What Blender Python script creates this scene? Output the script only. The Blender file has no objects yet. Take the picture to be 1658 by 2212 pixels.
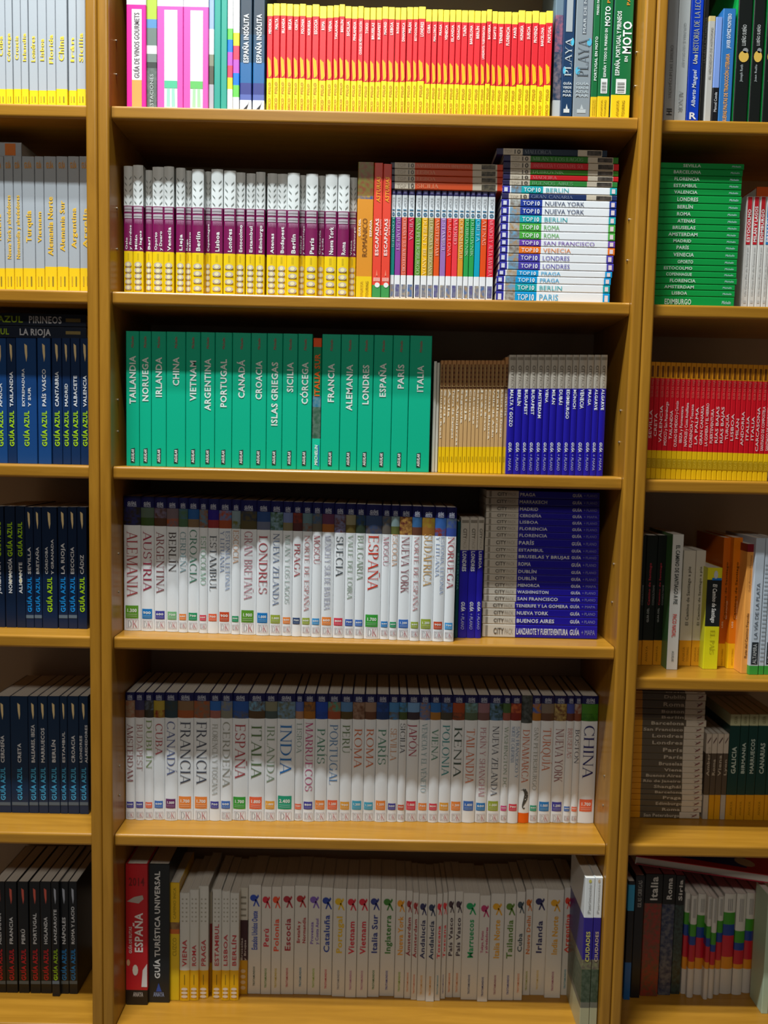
import bpy, math, random
from mathutils import Matrix, Vector
random.seed(7)
C = bpy.context.scene.collection
SC = bpy.context.scene

# ------------------------------------------------------------------ camera
F, CX, CY = 1772.4, 829.0, 1106.0
CAM = (0.0238, -1.2797, -0.5069)
RX, RY, RZ = 0.0799, -0.0024, 0.0215
def _rot():
    B = Matrix(((1,0,0),(0,0,-1),(0,1,0)))
    cx, sx, cy, sy, cz, sz = math.cos(RX), math.sin(RX), math.cos(RY), math.sin(RY), math.cos(RZ), math.sin(RZ)
    Mx = Matrix(((1,0,0),(0,cx,-sx),(0,sx,cx)))
    My = Matrix(((cy,0,sy),(0,1,0),(-sy,0,cy)))
    Mz = Matrix(((cz,-sz,0),(sz,cz,0),(0,0,1)))
    return Mz @ Mx @ My @ B
ROT = _rot()                      # world -> camera (x right, y down, z forward)
cam_data = bpy.data.cameras.new('camera')
cam = bpy.data.objects.new('camera', cam_data); C.objects.link(cam)
cam_data.sensor_fit = 'VERTICAL'; cam_data.sensor_height = 36.0; cam_data.sensor_width = 27.0
cam_data.lens = F / 2212.0 * 36.0
cam_data.clip_start = 0.02
cam_data.dof.use_dof = True; cam_data.dof.focus_distance = 1.14; cam_data.dof.aperture_fstop = 5.0   # the hand-held shot is a touch soft
M3 = (Matrix(((1,0,0),(0,-1,0),(0,0,-1))) @ ROT).transposed()
cam.matrix_world = Matrix.Translation(CAM) @ M3.to_4x4()
SC.camera = cam

# ------------------------------------------------------------------ world, lamps, exposure
world = bpy.data.worlds.new('room_light'); SC.world = world; world.use_nodes = True
bg = world.node_tree.nodes['Background']
bg.inputs[0].default_value = (1.0, 0.93, 0.84, 1); bg.inputs[1].default_value = 0.03
def area_lamp(name, loc, energy, sx, sy):
    l = bpy.data.lights.new(name, 'AREA'); l.shape = 'RECTANGLE'; l.size = sx; l.size_y = sy
    l.energy = energy; l.color = (0.90, 0.97, 1.0)
    o = bpy.data.objects.new(name, l); C.objects.link(o); o.location = loc
    return o
area_lamp('ceiling_tube_or_fill', (-0.48, -0.74, 1.90), 104, 1.0, 0.05)
area_lamp('ceiling_tube_or_fill', (-0.48, -0.57, 1.90), 56, 1.0, 0.05)
l = area_lamp('ceiling_tube_or_fill', (-0.5, -3.3, 1.90), 58, 1.2, 0.5); l.data.color = (1.0, .93, .83)  # added fill lamp, unseen, far back in the room, lightens the spines
SC.view_settings.view_transform = 'Standard'; SC.view_settings.look = 'None'
SC.view_settings.exposure = 0.0; SC.view_settings.gamma = 1.0
SC.view_settings.use_curve_mapping = False

# ------------------------------------------------------------------ photograph geometry: a pixel onto a real plane of the room
def ray(px, py):
    return ROT.transposed() @ Vector(((px-CX)/F, (py-CY)/F, 1.0))
def P(px, py, y):                 # point of the upright plane at depth y
    d = ray(px, py); t = (y-CAM[1])/d.y
    return CAM[0]+d.x*t, CAM[2]+d.z*t
def XW(px, py, y): return P(px, py, y)[0]
def ZW(px, py, y): return P(px, py, y)[1]
def DEP(px, py, z):               # depth at which a pixel meets the level z
    d = ray(px, py); return CAM[1]+d.y*(z-CAM[2])/d.z

# ------------------------------------------------------------------ materials
def lin(h):
    if isinstance(h, (tuple, list)): return tuple(h)+(1,)
    h = h.lstrip('#'); v = [int(h[i:i+2],16)/255 for i in (0,2,4)]
    return tuple((c/12.92 if c <= .04045 else ((c+.055)/1.055)**2.4) for c in v)+(1,)
MATS = {}
def nodes_of(name):
    m = bpy.data.materials.new(name); m.use_nodes = True
    nt = m.node_tree; return m, nt, nt.nodes['Principled BSDF']
def ink(h):                       # print on a book cover: laminated card
    k = 'ink_'+h.lstrip('#')
    if k in MATS: return MATS[k]
    m, nt, b = nodes_of('card_'+h.lstrip('#'))
    n = nt.nodes.new('ShaderNodeTexNoise'); n.inputs['Scale'].default_value = 35; n.inputs['Detail'].default_value = 3
    mix = nt.nodes.new('ShaderNodeMix'); mix.data_type = 'RGBA'
    c = lin(h); mix.inputs[6].default_value = c; mix.inputs[7].default_value = tuple(x*.9 for x in c[:3])+(1,)
    nt.links.new(n.outputs['Fac'], mix.inputs[0]); nt.links.new(mix.outputs[2], b.inputs['Base Color'])
    b.inputs['Roughness'].default_value = .34; b.inputs['Specular IOR Level'].default_value = .45
    MATS[k] = m; return m
def photo(h1, h2):                # small printed photograph: mottled between two tones
    k = 'ph_'+h1+h2
    if k in MATS: return MATS[k]
    m, nt, b = nodes_of('photo_print_'+h1.lstrip('#'))
    oi = nt.nodes.new('ShaderNodeObjectInfo'); tc = nt.nodes.new('ShaderNodeTexCoord')
    mul = nt.nodes.new('ShaderNodeMath'); mul.operation = 'MULTIPLY'; mul.inputs[1].default_value = 40
    nt.links.new(oi.outputs['Random'], mul.inputs[0])
    n = nt.nodes.new('ShaderNodeTexNoise'); n.noise_dimensions = '4D'; n.inputs['Scale'].default_value = 160; n.inputs['Detail'].default_value = 3
    nt.links.new(tc.outputs['Object'], n.inputs['Vector']); nt.links.new(mul.outputs[0], n.inputs['W'])
    r = nt.nodes.new('ShaderNodeValToRGB'); r.color_ramp.elements[0].position = .36; r.color_ramp.elements[1].position = .64
    r.color_ramp.elements[0].color = tuple(x*.72 for x in lin(h1)[:3])+(1,); r.color_ramp.elements[1].color = tuple(x*.72 for x in lin(h2)[:3])+(1,)  # both tones darkened: shade below the shelf put into the print colour
    nt.links.new(n.outputs['Fac'], r.inputs[0]); nt.links.new(r.outputs[0], b.inputs['Base Color'])
    b.inputs['Roughness'].default_value = .34
    MATS[k] = m; return m
def paper_mat():
    if 'paper' in MATS: return MATS['paper']
    m, nt, b = nodes_of('page_edges')
    tc = nt.nodes.new('ShaderNodeTexCoord'); mp = nt.nodes.new('ShaderNodeMapping'); mp.inputs['Scale'].default_value = (1800, 3, 3)
    n = nt.nodes.new('ShaderNodeTexNoise'); n.inputs['Scale'].default_value = 1.0
    r = nt.nodes.new('ShaderNodeValToRGB'); r.color_ramp.elements[0].color = lin('#b9b2a4'); r.color_ramp.elements[1].color = lin('#e8e4da')
    nt.links.new(tc.outputs['Object'], mp.inputs[0]); nt.links.new(mp.outputs[0], n.inputs['Vector'])
    nt.links.new(n.outputs['Fac'], r.inputs[0]); nt.links.new(r.outputs[0], b.inputs['Base Color'])
    b.inputs['Roughness'].default_value = .85
    MATS['paper'] = m; return m
def wood(axis):
    k = 'wood_'+axis
    if k in MATS: return MATS[k]
    m, nt, b = nodes_of('varnished_wood_'+axis)
    tc = nt.nodes.new('ShaderNodeTexCoord'); mp = nt.nodes.new('ShaderNodeMapping')
    mp.inputs['Scale'].default_value = (2.2, 30, 30) if axis == 'along' else (30, 30, 2.2)
    n = nt.nodes.new('ShaderNodeTexNoise'); n.inputs['Scale'].default_value = 2.2; n.inputs['Detail'].default_value = 7; n.inputs['Roughness'].default_value = .62
    n.inputs['Distortion'].default_value = .8
    r = nt.nodes.new('ShaderNodeValToRGB'); e = r.color_ramp.elements
    e[0].position = .28; e[0].color = (.29, .128, .010, 1); e[1].position = .72; e[1].color = (.41, .19, .018, 1)
    nt.links.new(tc.outputs['Object'], mp.inputs[0]); nt.links.new(mp.outputs[0], n.inputs['Vector'])
    nt.links.new(n.outputs['Fac'], r.inputs[0]); nt.links.new(r.outputs[0], b.inputs['Base Color'])
    b.inputs['Roughness'].default_value = .30; b.inputs['Specular IOR Level'].default_value = .5
    bp = nt.nodes.new('ShaderNodeBump'); bp.inputs['Strength'].default_value = .04; bp.inputs['Distance'].default_value = .001
    nt.links.new(n.outputs['Fac'], bp.inputs['Height']); nt.links.new(bp.outputs[0], b.inputs['Normal'])
    MATS[k] = m; return m
def plain(name, rgb, rough, metal=0.0, scale=8):
    if name in MATS: return MATS[name]
    m, nt, b = nodes_of(name)
    n = nt.nodes.new('ShaderNodeTexNoise'); n.inputs['Scale'].default_value = scale; n.inputs['Detail'].default_value = 5
    mix = nt.nodes.new('ShaderNodeMix'); mix.data_type = 'RGBA'
    mix.inputs[6].default_value = rgb+(1,); mix.inputs[7].default_value = tuple(x*.8 for x in rgb)+(1,)
    nt.links.new(n.outputs['Fac'], mix.inputs[0]); nt.links.new(mix.outputs[2], b.inputs['Base Color'])
    b.inputs['Roughness'].default_value = rough; b.inputs['Metallic'].default_value = metal
    MATS[name] = m; return m

# ------------------------------------------------------------------ mesh helpers
class MB:
    def __init__(s): s.v, s.f, s.mi, s.m, s.ix = [], [], [], [], {}
    def mat(s, m):
        if m.name not in s.ix: s.ix[m.name] = len(s.m); s.m.append(m)
        return s.ix[m.name]
    def quad(s, pts, m):
        i = len(s.v); s.v += pts; s.f.append(tuple(range(i, i+len(pts)))); s.mi.append(s.mat(m))
    def box(s, x0, x1, y0, y1, z0, z1, m, bev=0.0):
        if bev <= 0:
            p = [(x,y,z) for x in (x0,x1) for y in (y0,y1) for z in (z0,z1)]
            i = len(s.v); s.v += p; k = s.mat(m)
            for f in ((0,1,3,2),(4,6,7,5),(0,4,5,1),(2,3,7,6),(0,2,6,4),(1,5,7,3)):
                s.f.append(tuple(i+a for a in f)); s.mi.append(k)
    def prism(s, prof, axis, a0, a1, m):   # closed profile swept along an axis ('x': profile is (y,z); 'z': profile is (x,y))
        i = len(s.v); n = len(prof); k = s.mat(m)
        for a in (a0, a1):
            for p in prof: s.v.append((a,)+tuple(p) if axis == 'x' else tuple(p)+(a,))
        for j in range(n):
            s.f.append((i+j, i+(j+1)%n, i+n+(j+1)%n, i+n+j)); s.mi.append(k)
        s.f.append(tuple(range(i+n-1, i-1, -1))); s.mi.append(k)
        s.f.append(tuple(range(i+n, i+2*n))); s.mi.append(k)
    def build(s, name, parent=None, smooth=False):
        me = bpy.data.meshes.new(name); me.from_pydata(s.v, [], s.f)
        for m in s.m: me.materials.append(m)
        if s.mi: me.polygons.foreach_set('material_index', s.mi)
        if smooth: me.polygons.foreach_set('use_smooth', [True]*len(me.polygons))
        me.update()
        o = bpy.data.objects.new(name, me); C.objects.link(o)
        if parent: o.parent = parent
        return o
def tag(o, label, cat, group=None, kind=None):
    o['label'] = label; o['category'] = cat
    if group: o['group'] = group
    if kind: o['kind'] = kind
def empty(name, loc, ry=0.0, rz=0.0):
    o = bpy.data.objects.new(name, None); C.objects.link(o); o.location = loc
    o.rotation_euler = (0, ry, rz); o.empty_display_size = .02
    return o

# ------------------------------------------------------------------ lettering: sans glyphs from the built-in font, serif capitals drawn here
CH = 'ABCDEFGHIJKLMNOPQRSTUVWXYZabcdefghijklmnopqrstuvwxyz0123456789ÁÉÍÓÚÑÜáéíóúñü.,+-&/*'
GL = {}
def make_sans():
    jobs = []
    for style, off in (('s', 0.0), ('b', 0.024)):
        for ch in list(CH)+['|']:
            for k in (0, 1):
                cu = bpy.data.curves.new('glyph', 'FONT'); cu.body = ch if k == 0 else '|'+ch+'|'
                cu.resolution_u = 2; cu.offset = off if k == 0 else 0; cu.fill_mode = 'FRONT'
                o = bpy.data.objects.new('glyph', cu); C.objects.link(o); jobs.append((style, ch, k, o))
    dg = bpy.context.evaluated_depsgraph_get()
    wid, geo = {}, {}
    for style, ch, k, o in jobs:
        me = o.evaluated_get(dg).to_mesh()
        vs = [tuple(v.co[:2]) for v in me.vertices]
        if k == 0: geo[(style, ch)] = (vs, [tuple(p.vertices) for p in me.polygons])
        else: wid[(style, ch)] = max(v[0] for v in vs)-min(v[0] for v in vs)
        o.evaluated_get(dg).to_mesh_clear()
    for _s, _c, _k, o in jobs:
        cu = o.data; bpy.data.objects.remove(o); bpy.data.curves.remove(cu)
    for style in 'sb':
        cap = max(v[1] for v in geo[(style, 'H')][0]); bar = wid[(style, '|')]
        # width('|||') = bar + 2 advances, width('|c|') = bar_glyph + advance('|') + advance(c)
        g = geo[(style, '|')][0]; bg_w = max(v[0] for v in geo[('s','|')][0])-min(v[0] for v in geo[('s','|')][0])
        adv_bar = (bar-bg_w)/2
        for ch in CH:
            vs, fs = geo[(style, ch)]
            adv = wid[(style, ch)]-bg_w-adv_bar+(.045 if style == 'b' else 0)
            GL[(style, ch)] = ([(x/cap, y/cap) for x, y in vs], fs, adv/cap)
make_sans()
def make_serif():
    T, t, sf = .125, .045, .035
    def R(x0, y0, x1, y1): return [(x0,y0),(x1,y0),(x1,y1),(x0,y1)]
    def dg(x0, y0, x1, y1, w): return [(x0-w/2,y0),(x0+w/2,y0),(x1+w/2,y1),(x1-w/2,y1)]
    def foot(x, y, e=.09): return R(x-e, y, x+e, y+sf) if y < .5 else R(x-e, y-sf, x+e, y)
    def stem(x, w=T): return [R(x-w/2,0,x+w/2,1), foot(x,0,w/2+.07), foot(x,1,w/2+.07)]
    def ring(cx, cy, rx, ry, a0, a1, n=14, tx=T, ty=t):
        q = []
        for i in range(n):
            u, v = [math.radians(a0+(a1-a0)*(i+k)/n) for k in (0, 1)]
            q.append([(cx+rx*math.cos(u), cy+ry*math.sin(u)), (cx+rx*math.cos(v), cy+ry*math.sin(v)),
                      (cx+(rx-tx)*math.cos(v), cy+(ry-ty)*math.sin(v)), (cx+(rx-tx)*math.cos(u), cy+(ry-ty)*math.sin(u))])
        return q
    D = {}
    D['A'] = ([dg(.07,0,.40,1,.055), dg(.73,0,.40,1,.13), R(.18,.30,.62,.345), foot(.07,0,.11), foot(.73,0,.13)], .80)
    D['B'] = (stem(.13)+ring(.30,.745,.29,.255,-90,90,9)+ring(.32,.27,.33,.27,-90,90,9)+[R(.13,.955,.32,1),R(.13,.49,.34,.535),R(.13,0,.34,.045)], .72)
    D['C'] = (ring(.46,.5,.42,.52,42,318,18)+[R(.735,.72,.775,1.0),R(.745,0,.775,.22)], .86)
    D['D'] = (stem(.13)+ring(.34,.5,.48,.5,-90,90,14)+[R(.13,.955,.36,1),R(.13,0,.36,.045)], .90)
    D['E'] = (stem(.13)+[R(.13,.955,.58,1),R(.13,.49,.50,.535),R(.13,0,.62,.045),R(.545,.80,.58,1),R(.47,.42,.50,.60),R(.585,0,.62,.22)], .70)
    D['F'] = (stem(.13)+[R(.13,.955,.56,1),R(.13,.48,.48,.525),R(.525,.80,.56,1),R(.45,.40,.48,.60)], .62)
    D['G'] = (ring(.46,.5,.42,.52,42,320,18)+[R(.735,.72,.775,1.0),R(.71,.02,.82,.40),R(.62,.40,.88,.435)], .94)
    D['H'] = (stem(.13)+stem(.73)+[R(.13,.48,.73,.525)], .88)
    D['I'] = (stem(.17), .34)
    D['J'] = ([R(.14,.02,.265,1), foot(.2,1,.13)]+ring(.06,.02,.205,.26,-90,0,5), .40)
    D['K'] = (stem(.13)+[dg(.22,.45,.66,1,.06), dg(.70,0,.34,.60,.14), foot(.66,1,.11), foot(.70,0,.13)], .82)
    D['L'] = (stem(.13)+[R(.13,0,.58,.045),R(.545,0,.58,.24)], .64)
    D['M'] = ([R(.10,0,.15,1),R(.83,0,.95,1),dg(.15,1,.50,.0,.13),dg(.85,1,.50,.0,.05),foot(.125,0,.1),foot(.125,1,.1),foot(.89,0,.13),foot(.89,1,.13)], 1.04)
    D['N'] = ([R(.10,0,.15,1),R(.74,0,.79,1),dg(.14,1,.76,0,.13),foot(.125,0,.1),foot(.10,1,.1),foot(.765,1,.1)], .90)
    D['O'] = (ring(.47,.5,.44,.52,0,360,22), .94)
    D['P'] = (stem(.13)+ring(.28,.72,.31,.28,-90,90,10)+[R(.13,.955,.30,1),R(.13,.44,.30,.485)], .64)
    D['Q'] = (D['O'][0]+[dg(.80,-.22,.48,.04,.13)], .94)
    D['R'] = (D['P'][0]+[dg(.68,0,.36,.46,.14), foot(.71,0,.09)], .76)
    D['S'] = (ring(.32,.745,.26,.265,20,270,12,.10)+ring(.34,.265,.28,.275,90,-165,12,.10)+[R(.53,.72,.565,.99),R(.045,.02,.08,.27)], .66)
    D['T'] = ([R(.02,.955,.74,1),R(.02,.78,.055,1),R(.705,.78,.74,1),R(.315,0,.44,1),foot(.378,0,.15)], .76)
    D['U'] = ([R(.09,.30,.215,1),R(.69,.30,.735,1),foot(.15,1,.14),foot(.71,1,.1)]+ring(.413,.30,.323,.32,180,360,10,.10), .86)
    D['V'] = ([dg(.40,0,.09,1,.13),dg(.40,0,.71,1,.05),foot(.09,1,.13),foot(.71,1,.1)], .80)
    D['W'] = ([dg(.32,0,.08,1,.12),dg(.32,0,.56,1,.05),dg(.80,0,.56,1,.12),dg(.80,0,1.04,1,.05),foot(.08,1,.12),foot(.56,1,.1),foot(1.04,1,.1)], 1.12)
    D['X'] = ([dg(.70,0,.10,1,.13),dg(.08,0,.68,1,.05),foot(.10,1,.12),foot(.68,1,.1),foot(.08,0,.1),foot(.70,0,.12)], .78)
    D['Y'] = ([dg(.38,.45,.09,1,.13),dg(.38,.45,.68,1,.05),R(.315,0,.44,.47),foot(.38,0,.14),foot(.09,1,.12),foot(.68,1,.1)], .76)
    D['Z'] = ([R(.05,.955,.64,1),R(.05,0,.66,.045),dg(.11,0,.58,1,.13),R(.05,.80,.085,1),R(.625,0,.66,.22)], .70)
    ac = lambda x: [dg(x-.05, 1.08, x+.10, 1.26, .07)]
    for a, b_, x in (('Á','A',.4),('É','E',.35),('Í','I',.17),('Ó','O',.47),('Ú','U',.42)): D[a] = (D[b_][0]+ac(x), D[b_][1])
    D['Ñ'] = (D['N'][0]+[R(.25,1.10,.65,1.17)], D['N'][1])
    D[','] = ([R(.05,-.1,.17,.1)], .25); D['.'] = ([R(.05,0,.17,.12)], .25)
    for k, (qs, adv) in D.items():
        vs, fs = [], []
        for q in qs:                      # long strokes in short pieces, so that they follow a round spine
            hgt = max(p[1] for p in q)-min(p[1] for p in q); n = max(1, int(hgt/.17))
            for i in range(n):
                e = [(q[a][0]+(q[b][0]-q[a][0])*t, q[a][1]+(q[b][1]-q[a][1])*t) for t in (i/n, (i+1)/n) for a, b in ((0, 3), (1, 2))] if n > 1 else None
                e = [e[0], e[1], e[3], e[2]] if e else q
                fs.append(tuple(range(len(vs), len(vs)+4))); vs += e
        GL[('f', k)] = (vs, fs, adv+.03)
make_serif()

def layout(txt, style):
    """glyph polygons of a line in cap-height units, and its length"""
    out, x = [], 0.0
    for ch in txt:
        if ch == ' ': x += .42 if style == 'f' else .38; continue
        g = GL.get((style, ch)) or GL.get(('b' if style == 'b' else 's', ch))
        if not g: continue
        out.append((x, g)); x += g[2]
    return out, x

def merged(xs):
    o = MB()
    for x in xs:
        i = len(o.v); o.v += x.v; mp = [o.mat(m) for m in x.m]
        o.f += [tuple(i+j for j in f) for f in x.f]; o.mi += [mp[k] for k in x.mi]
    return o
class Book:
    """a book standing upright in its own frame: a across the spine, b into the shelf, c up the spine"""
    def __init__(s, w, h, d, bulge=0.0, case=.0009, inset=.0004):
        s.w, s.h, s.d, s.bulge, s.case, s.inset = w, h, d, bulge, case, inset
        s.marks = []; s.extra = []; s.sub = {}
    def front(s, a): return s.bulge*min(1.0, abs(2*a/s.w))**2
    def new(s):
        m = MB(); s.marks.append(m); return m
    def text(s, txt, style, col, a, c0, c1, size, dr='up', shear=0.0):
        """letters of cap height size; dr up/down run along the spine between c0 and c1, h across it from a0=c0 to a1=c1 at height a"""
        gl, L = layout(txt, style)
        if not gl: return
        m = ink(col); k = (c1-c0)/L; let = s.new()
        for x, (vs, fs, _adv) in gl:
            i = len(let.v)
            for gx, gy in vs:
                t = (x+gx+shear*gy)*k; u = (gy-.5)*size
                if dr == 'up': A, c = a-u, c0+t
                elif dr == 'down': A, c = a+u, c1-t
                else: A, c = c0+t, a+u
                let.v.append((A, s.front(A)-.0005, c))
            mi = let.mat(m)
            for f in fs: let.f.append(tuple(i+j for j in f)); let.mi.append(mi)
    def shape(s, pts, col):               # flat printed mark
        m = ink(col) if isinstance(col, str) else col
        s.new().quad([(a, s.front(a)-.0004, c) for a, c in pts], m)
    def rect(s, a0, a1, c0, c1, col, lift=.0003):
        m = ink(col) if isinstance(col, str) else col
        n = 4 if s.bulge > 0 else 1
        big = a1-a0 > .0055 and c1-c0 > .0055
        tgt = MB() if big else s.new()
        if big: s.extra.append(('printed_panel', tgt))
        for i in range(n):
            u, v = a0+(a1-a0)*i/n, a0+(a1-a0)*(i+1)/n
            tgt.quad([(u, s.front(u)-lift, c0), (v, s.front(v)-lift, c0), (v, s.front(v)-lift, c1), (u, s.front(u)-lift, c1)], m)
    def oval(s, a, c, ra, rc, col, n=10, lift=.0004):
        m = ink(col)
        s.new().quad([(a+ra*math.cos(6.2832*i/n), s.front(a)-lift, c+rc*math.sin(6.2832*i/n)) for i in range(n)], m)
    def badge(s, a0, a1, c0, c1, col, name='badge'):
        mb = MB(); m = ink(col)
        for i in range(4):
            u, v = a0+(a1-a0)*i/4, a0+(a1-a0)*(i+1)/4
            mb.quad([(u, s.front(u)-.0003, c0), (v, s.front(v)-.0003, c0), (v, s.front(v)-.0003, c1), (u, s.front(u)-.0003, c1)], m)
        s.extra.append((name, mb)); s.sub[id(mb)] = []; return mb
    def build(s, root, bands, side=None):
        """bands: [(c_top, colour or material), ...] from the foot of the spine to its head"""
        w, d, h, th = s.w, s.d, s.h, s.case
        r = min(.0011, w*.16)
        if s.bulge > 0: fr = [(-w/2+w*i/8, s.front(-w/2+w*i/8)) for i in range(9)]
        else: fr = [(-w/2, r), (-w/2+r*.3, r*.3), (-w/2+r, 0), (w/2-r, 0), (w/2-r*.3, r*.3), (w/2, r)]
        outer = [(-w/2, d)]+fr+[(w/2, d)]
        bk = max(s.front(w/2), r)+th
        inner = [(-w/2+th, d), (-w/2+th, bk), (w/2-th, bk), (w/2-th, d)]
        mb = MB(); lo = 0.0; n = len(outer)
        mats = []
        for c1, col in bands:
            m = ink(col) if isinstance(col, str) else col
            mats.append(m); c1 = min(c1, h)
            sm = ink(side) if isinstance(side, str) else m
            for j in range(n-1):
                p, q = outer[j], outer[j+1]
                mb.quad([(p[0],p[1],lo),(q[0],q[1],lo),(q[0],q[1],c1),(p[0],p[1],c1)], sm if (side and j in (0, n-2)) else m)
            lo = c1
        for j in range(3):
            p, q = inner[j], inner[j+1]
            mb.quad([(q[0],q[1],0),(p[0],p[1],0),(p[0],p[1],h),(q[0],q[1],h)], mats[-1])
        top = [outer[0]]+outer[1:-1]+[outer[-1]]+inner[::-1]
        mb.quad([(p[0],p[1],h) for p in top], mats[-1]); mb.quad([(p[0],p[1],0) for p in top[::-1]], mats[0])
        for a, b in ((outer[0], inner[0]), (inner[-1], outer[-1])):
            mb.quad([(b[0],b[1],0),(a[0],a[1],0),(a[0],a[1],h),(b[0],b[1],h)], mats[0])
        mb.build('cover', root)
        pg = MB(); e = .0001
        pg.box(-w/2+th+e, w/2-th-e, bk+e, d-.0012, s.inset, h-s.inset, paper_mat()); pg.build('page_block', root)
        for name, x in s.extra:
            o = x.build(name, root)
            if s.sub.get(id(x)): merged(s.sub[id(x)]).build('badge_lettering', o)
        rows = sorted(((min(v[2] for v in x.v), max(v[2] for v in x.v), x) for x in s.marks if x.v), key=lambda r: r[0])
        sets = []                         # prints that stand apart on the spine are parts of their own
        for lo, hi, x in rows:
            if sets and lo-sets[-1][0] < .012: sets[-1][0] = max(sets[-1][0], hi); sets[-1][1].append(x)
            else: sets.append([hi, [x]])
        for _hi, xs in sets:
            merged(xs).build('lettering', root)

LABELED = []
def put(name, label, cat, group, loc, ry=0.0, rz=0.0):
    o = empty(name, (loc[0], loc[1], loc[2]+.0005), ry, rz); tag(o, label, cat, group); LABELED.append(o); return o
GAP = .00035
def stand(x0, x1, yr, s, z):
    """left, right pixel of a standing spine at picture row yr -> centre and width at depth s"""
    a, b = XW(x0, yr, s), XW(x1, yr, s); return (a+b)/2, (b-a)-GAP
ORD = 'first second third fourth fifth sixth seventh eighth ninth tenth eleventh twelfth thirteenth fourteenth fifteenth sixteenth seventeenth eighteenth nineteenth twentieth'.split()
def ordinal(n):
    if n <= 20: return ORD[n-1]
    t = {2:'twent', 3:'thirt', 4:'fort'}[n//10]
    return t+'ieth' if n % 10 == 0 else t+'y-'+ORD[n%10-1]

# ------------------------------------------------------------------ the three bookcases
T = 0.0178; W2 = 0.40; DEPTH = 0.222; TH = .0205; FLOOR = -2.08
ZS = [.315, 0.0, -.2769, -.5473, -.8197, -1.1463, -1.475]
ZR = [.315, -.002, -.2785, -.550, -.868, -1.145, -1.475]
def rounded(x0, x1, y0, y1, r=.004, n=4):
    """plan of a panel whose two front corners are rounded"""
    p = [(x0, y1)]
    p += [(x0+r-r*math.cos(math.pi/2*i/n), y0+r-r*math.sin(math.pi/2*i/n)) for i in range(n+1)]
    p += [(x1-r+r*math.sin(math.pi/2*i/n), y0+r-r*math.cos(math.pi/2*i/n)) for i in range(n+1)]
    return p+[(x1, y1)]
def bookcase(xc, zs, label):
    root = empty('bookcase', (xc, 0, FLOOR)); tag(root, label, 'bookcase', 'honey-brown bookcases along the wall')
    top = .66
    for sg in (-1, 1):
        a, b = sg*W2, sg*(W2+T); a, b = min(a, b), max(a, b)
        mb = MB(); mb.prism(rounded(a+.0002, b-.0002, 0.0, DEPTH+.01), 'z', 0, top-FLOOR, wood('upright')); panel = mb.build('side_panel', root)
        for k in range(1, 6):                 # metal shelf pins on the inner face
            for dz, y in ((.105, .035), (.055, .035)):
                mb = MB(); x = sg*(W2-.0001); z = zs[k]-FLOOR+dz*(1.0 if k % 2 else 1.25); n = 8
                ring = [(y+.0019*math.cos(6.2832*i/n), z+.0019*math.sin(6.2832*i/n)) for i in range(n)]
                mb.prism(ring, 'x', x-.0014, x+.0014, plain('pin_metal', (.34,.28,.2), .45, .8)); mb.build('shelf_pin', panel)
    mb = MB(); mb.box(-W2+.0003, W2-.0003, DEPTH, DEPTH+.008, .06, top-FLOOR-.002, plain('back_board', (.52,.43,.33), .6, 0, 3)); mb.build('back_panel', root)
    for z in list(zs)+[top-.03]:
        zz = z-FLOOR; r = .004
        prof = [(DEPTH-.0005, zz-TH), (DEPTH-.0005, zz)]
        prof += [(.011+r-r*math.sin(math.pi/2*i/4), zz-r+r*math.cos(math.pi/2*i/4)) for i in range(5)]
        prof += [(.011+r-r*math.cos(math.pi/2*i/4), zz-TH+r-r*math.sin(math.pi/2*i/4)) for i in range(5)]
        mb = MB(); mb.prism(prof, 'x', -W2+.0006, W2-.0006, wood('along')); mb.build('shelf', root)
    mb = MB(); mb.box(-W2+.0006, W2-.0006, .03, .048, 0, zs[-1]-TH-FLOOR, wood('along')); mb.build('plinth', root)
    return root
XL, XR = -2*(W2+T), 2*(W2+T)
bookcase(0.0, ZS, 'middle honey-brown wooden bookcase holding six full shelves of travel guides')
bookcase(XL, ZS, 'honey-brown wooden bookcase with grey guides above navy-blue guides, cut off by the picture edge')
bookcase(XR, ZR, 'honey-brown wooden bookcase beside the middle one, with a green stack and red spines')
fl = MB(); fl.box(-3, 3, -3.2, .35, FLOOR-.05, FLOOR, plain('floor_tile', (.16,.13,.11), .45, 0, 4)); o = fl.build('floor'); o['kind'] = 'structure'
wl = MB(); wl.box(-3, 3, .26, .35, FLOOR, 2.6, plain('wall_paint', (.62,.58,.5), .8, 0, 6)); o = wl.build('wall_back'); o['kind'] = 'structure'

def tint(h, k=.62):
    v = [int(h[i:i+2],16) for i in (1,3,5)]; return '#%02x%02x%02x' % tuple(int(c+(255-c)*k) for c in v)

# ================================================================== TOP SHELF, middle bookcase
Z1 = ZS[1]
def one(name, label, cat, group, x0, x1, yr, s, z, h, d, bands, fn=None, side=None, bulge=0.0, case=.0009, inset=.0004, rz=0.0):
    """a single standing book; bands and lettering heights are metres above its foot"""
    xc, w = stand(x0, x1, yr, s, z)
    k = round(xc/(2*(W2+T))); lo, hi = k*2*(W2+T)-W2+.0012, k*2*(W2+T)+W2-.0012
    a, e = max(xc-w/2, lo), min(xc+w/2, hi); xc, w = (a+e)/2, e-a
    d = min(d, DEPTH-s-.003)
    root = put(name, label, cat, group, (xc, s, z), 0, rz)
    b = Book(w, h, d, bulge, case, inset)
    if fn: fn(b)
    b.build(root, bands, side); return root
def H(px, py, s, z): return ZW(px, py, s)-z
s1 = .034
h1 = lambda py, px=400: H(px, py, s1, Z1)
MAG, PNK = '#e8209c', '#ee5ab8'
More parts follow.
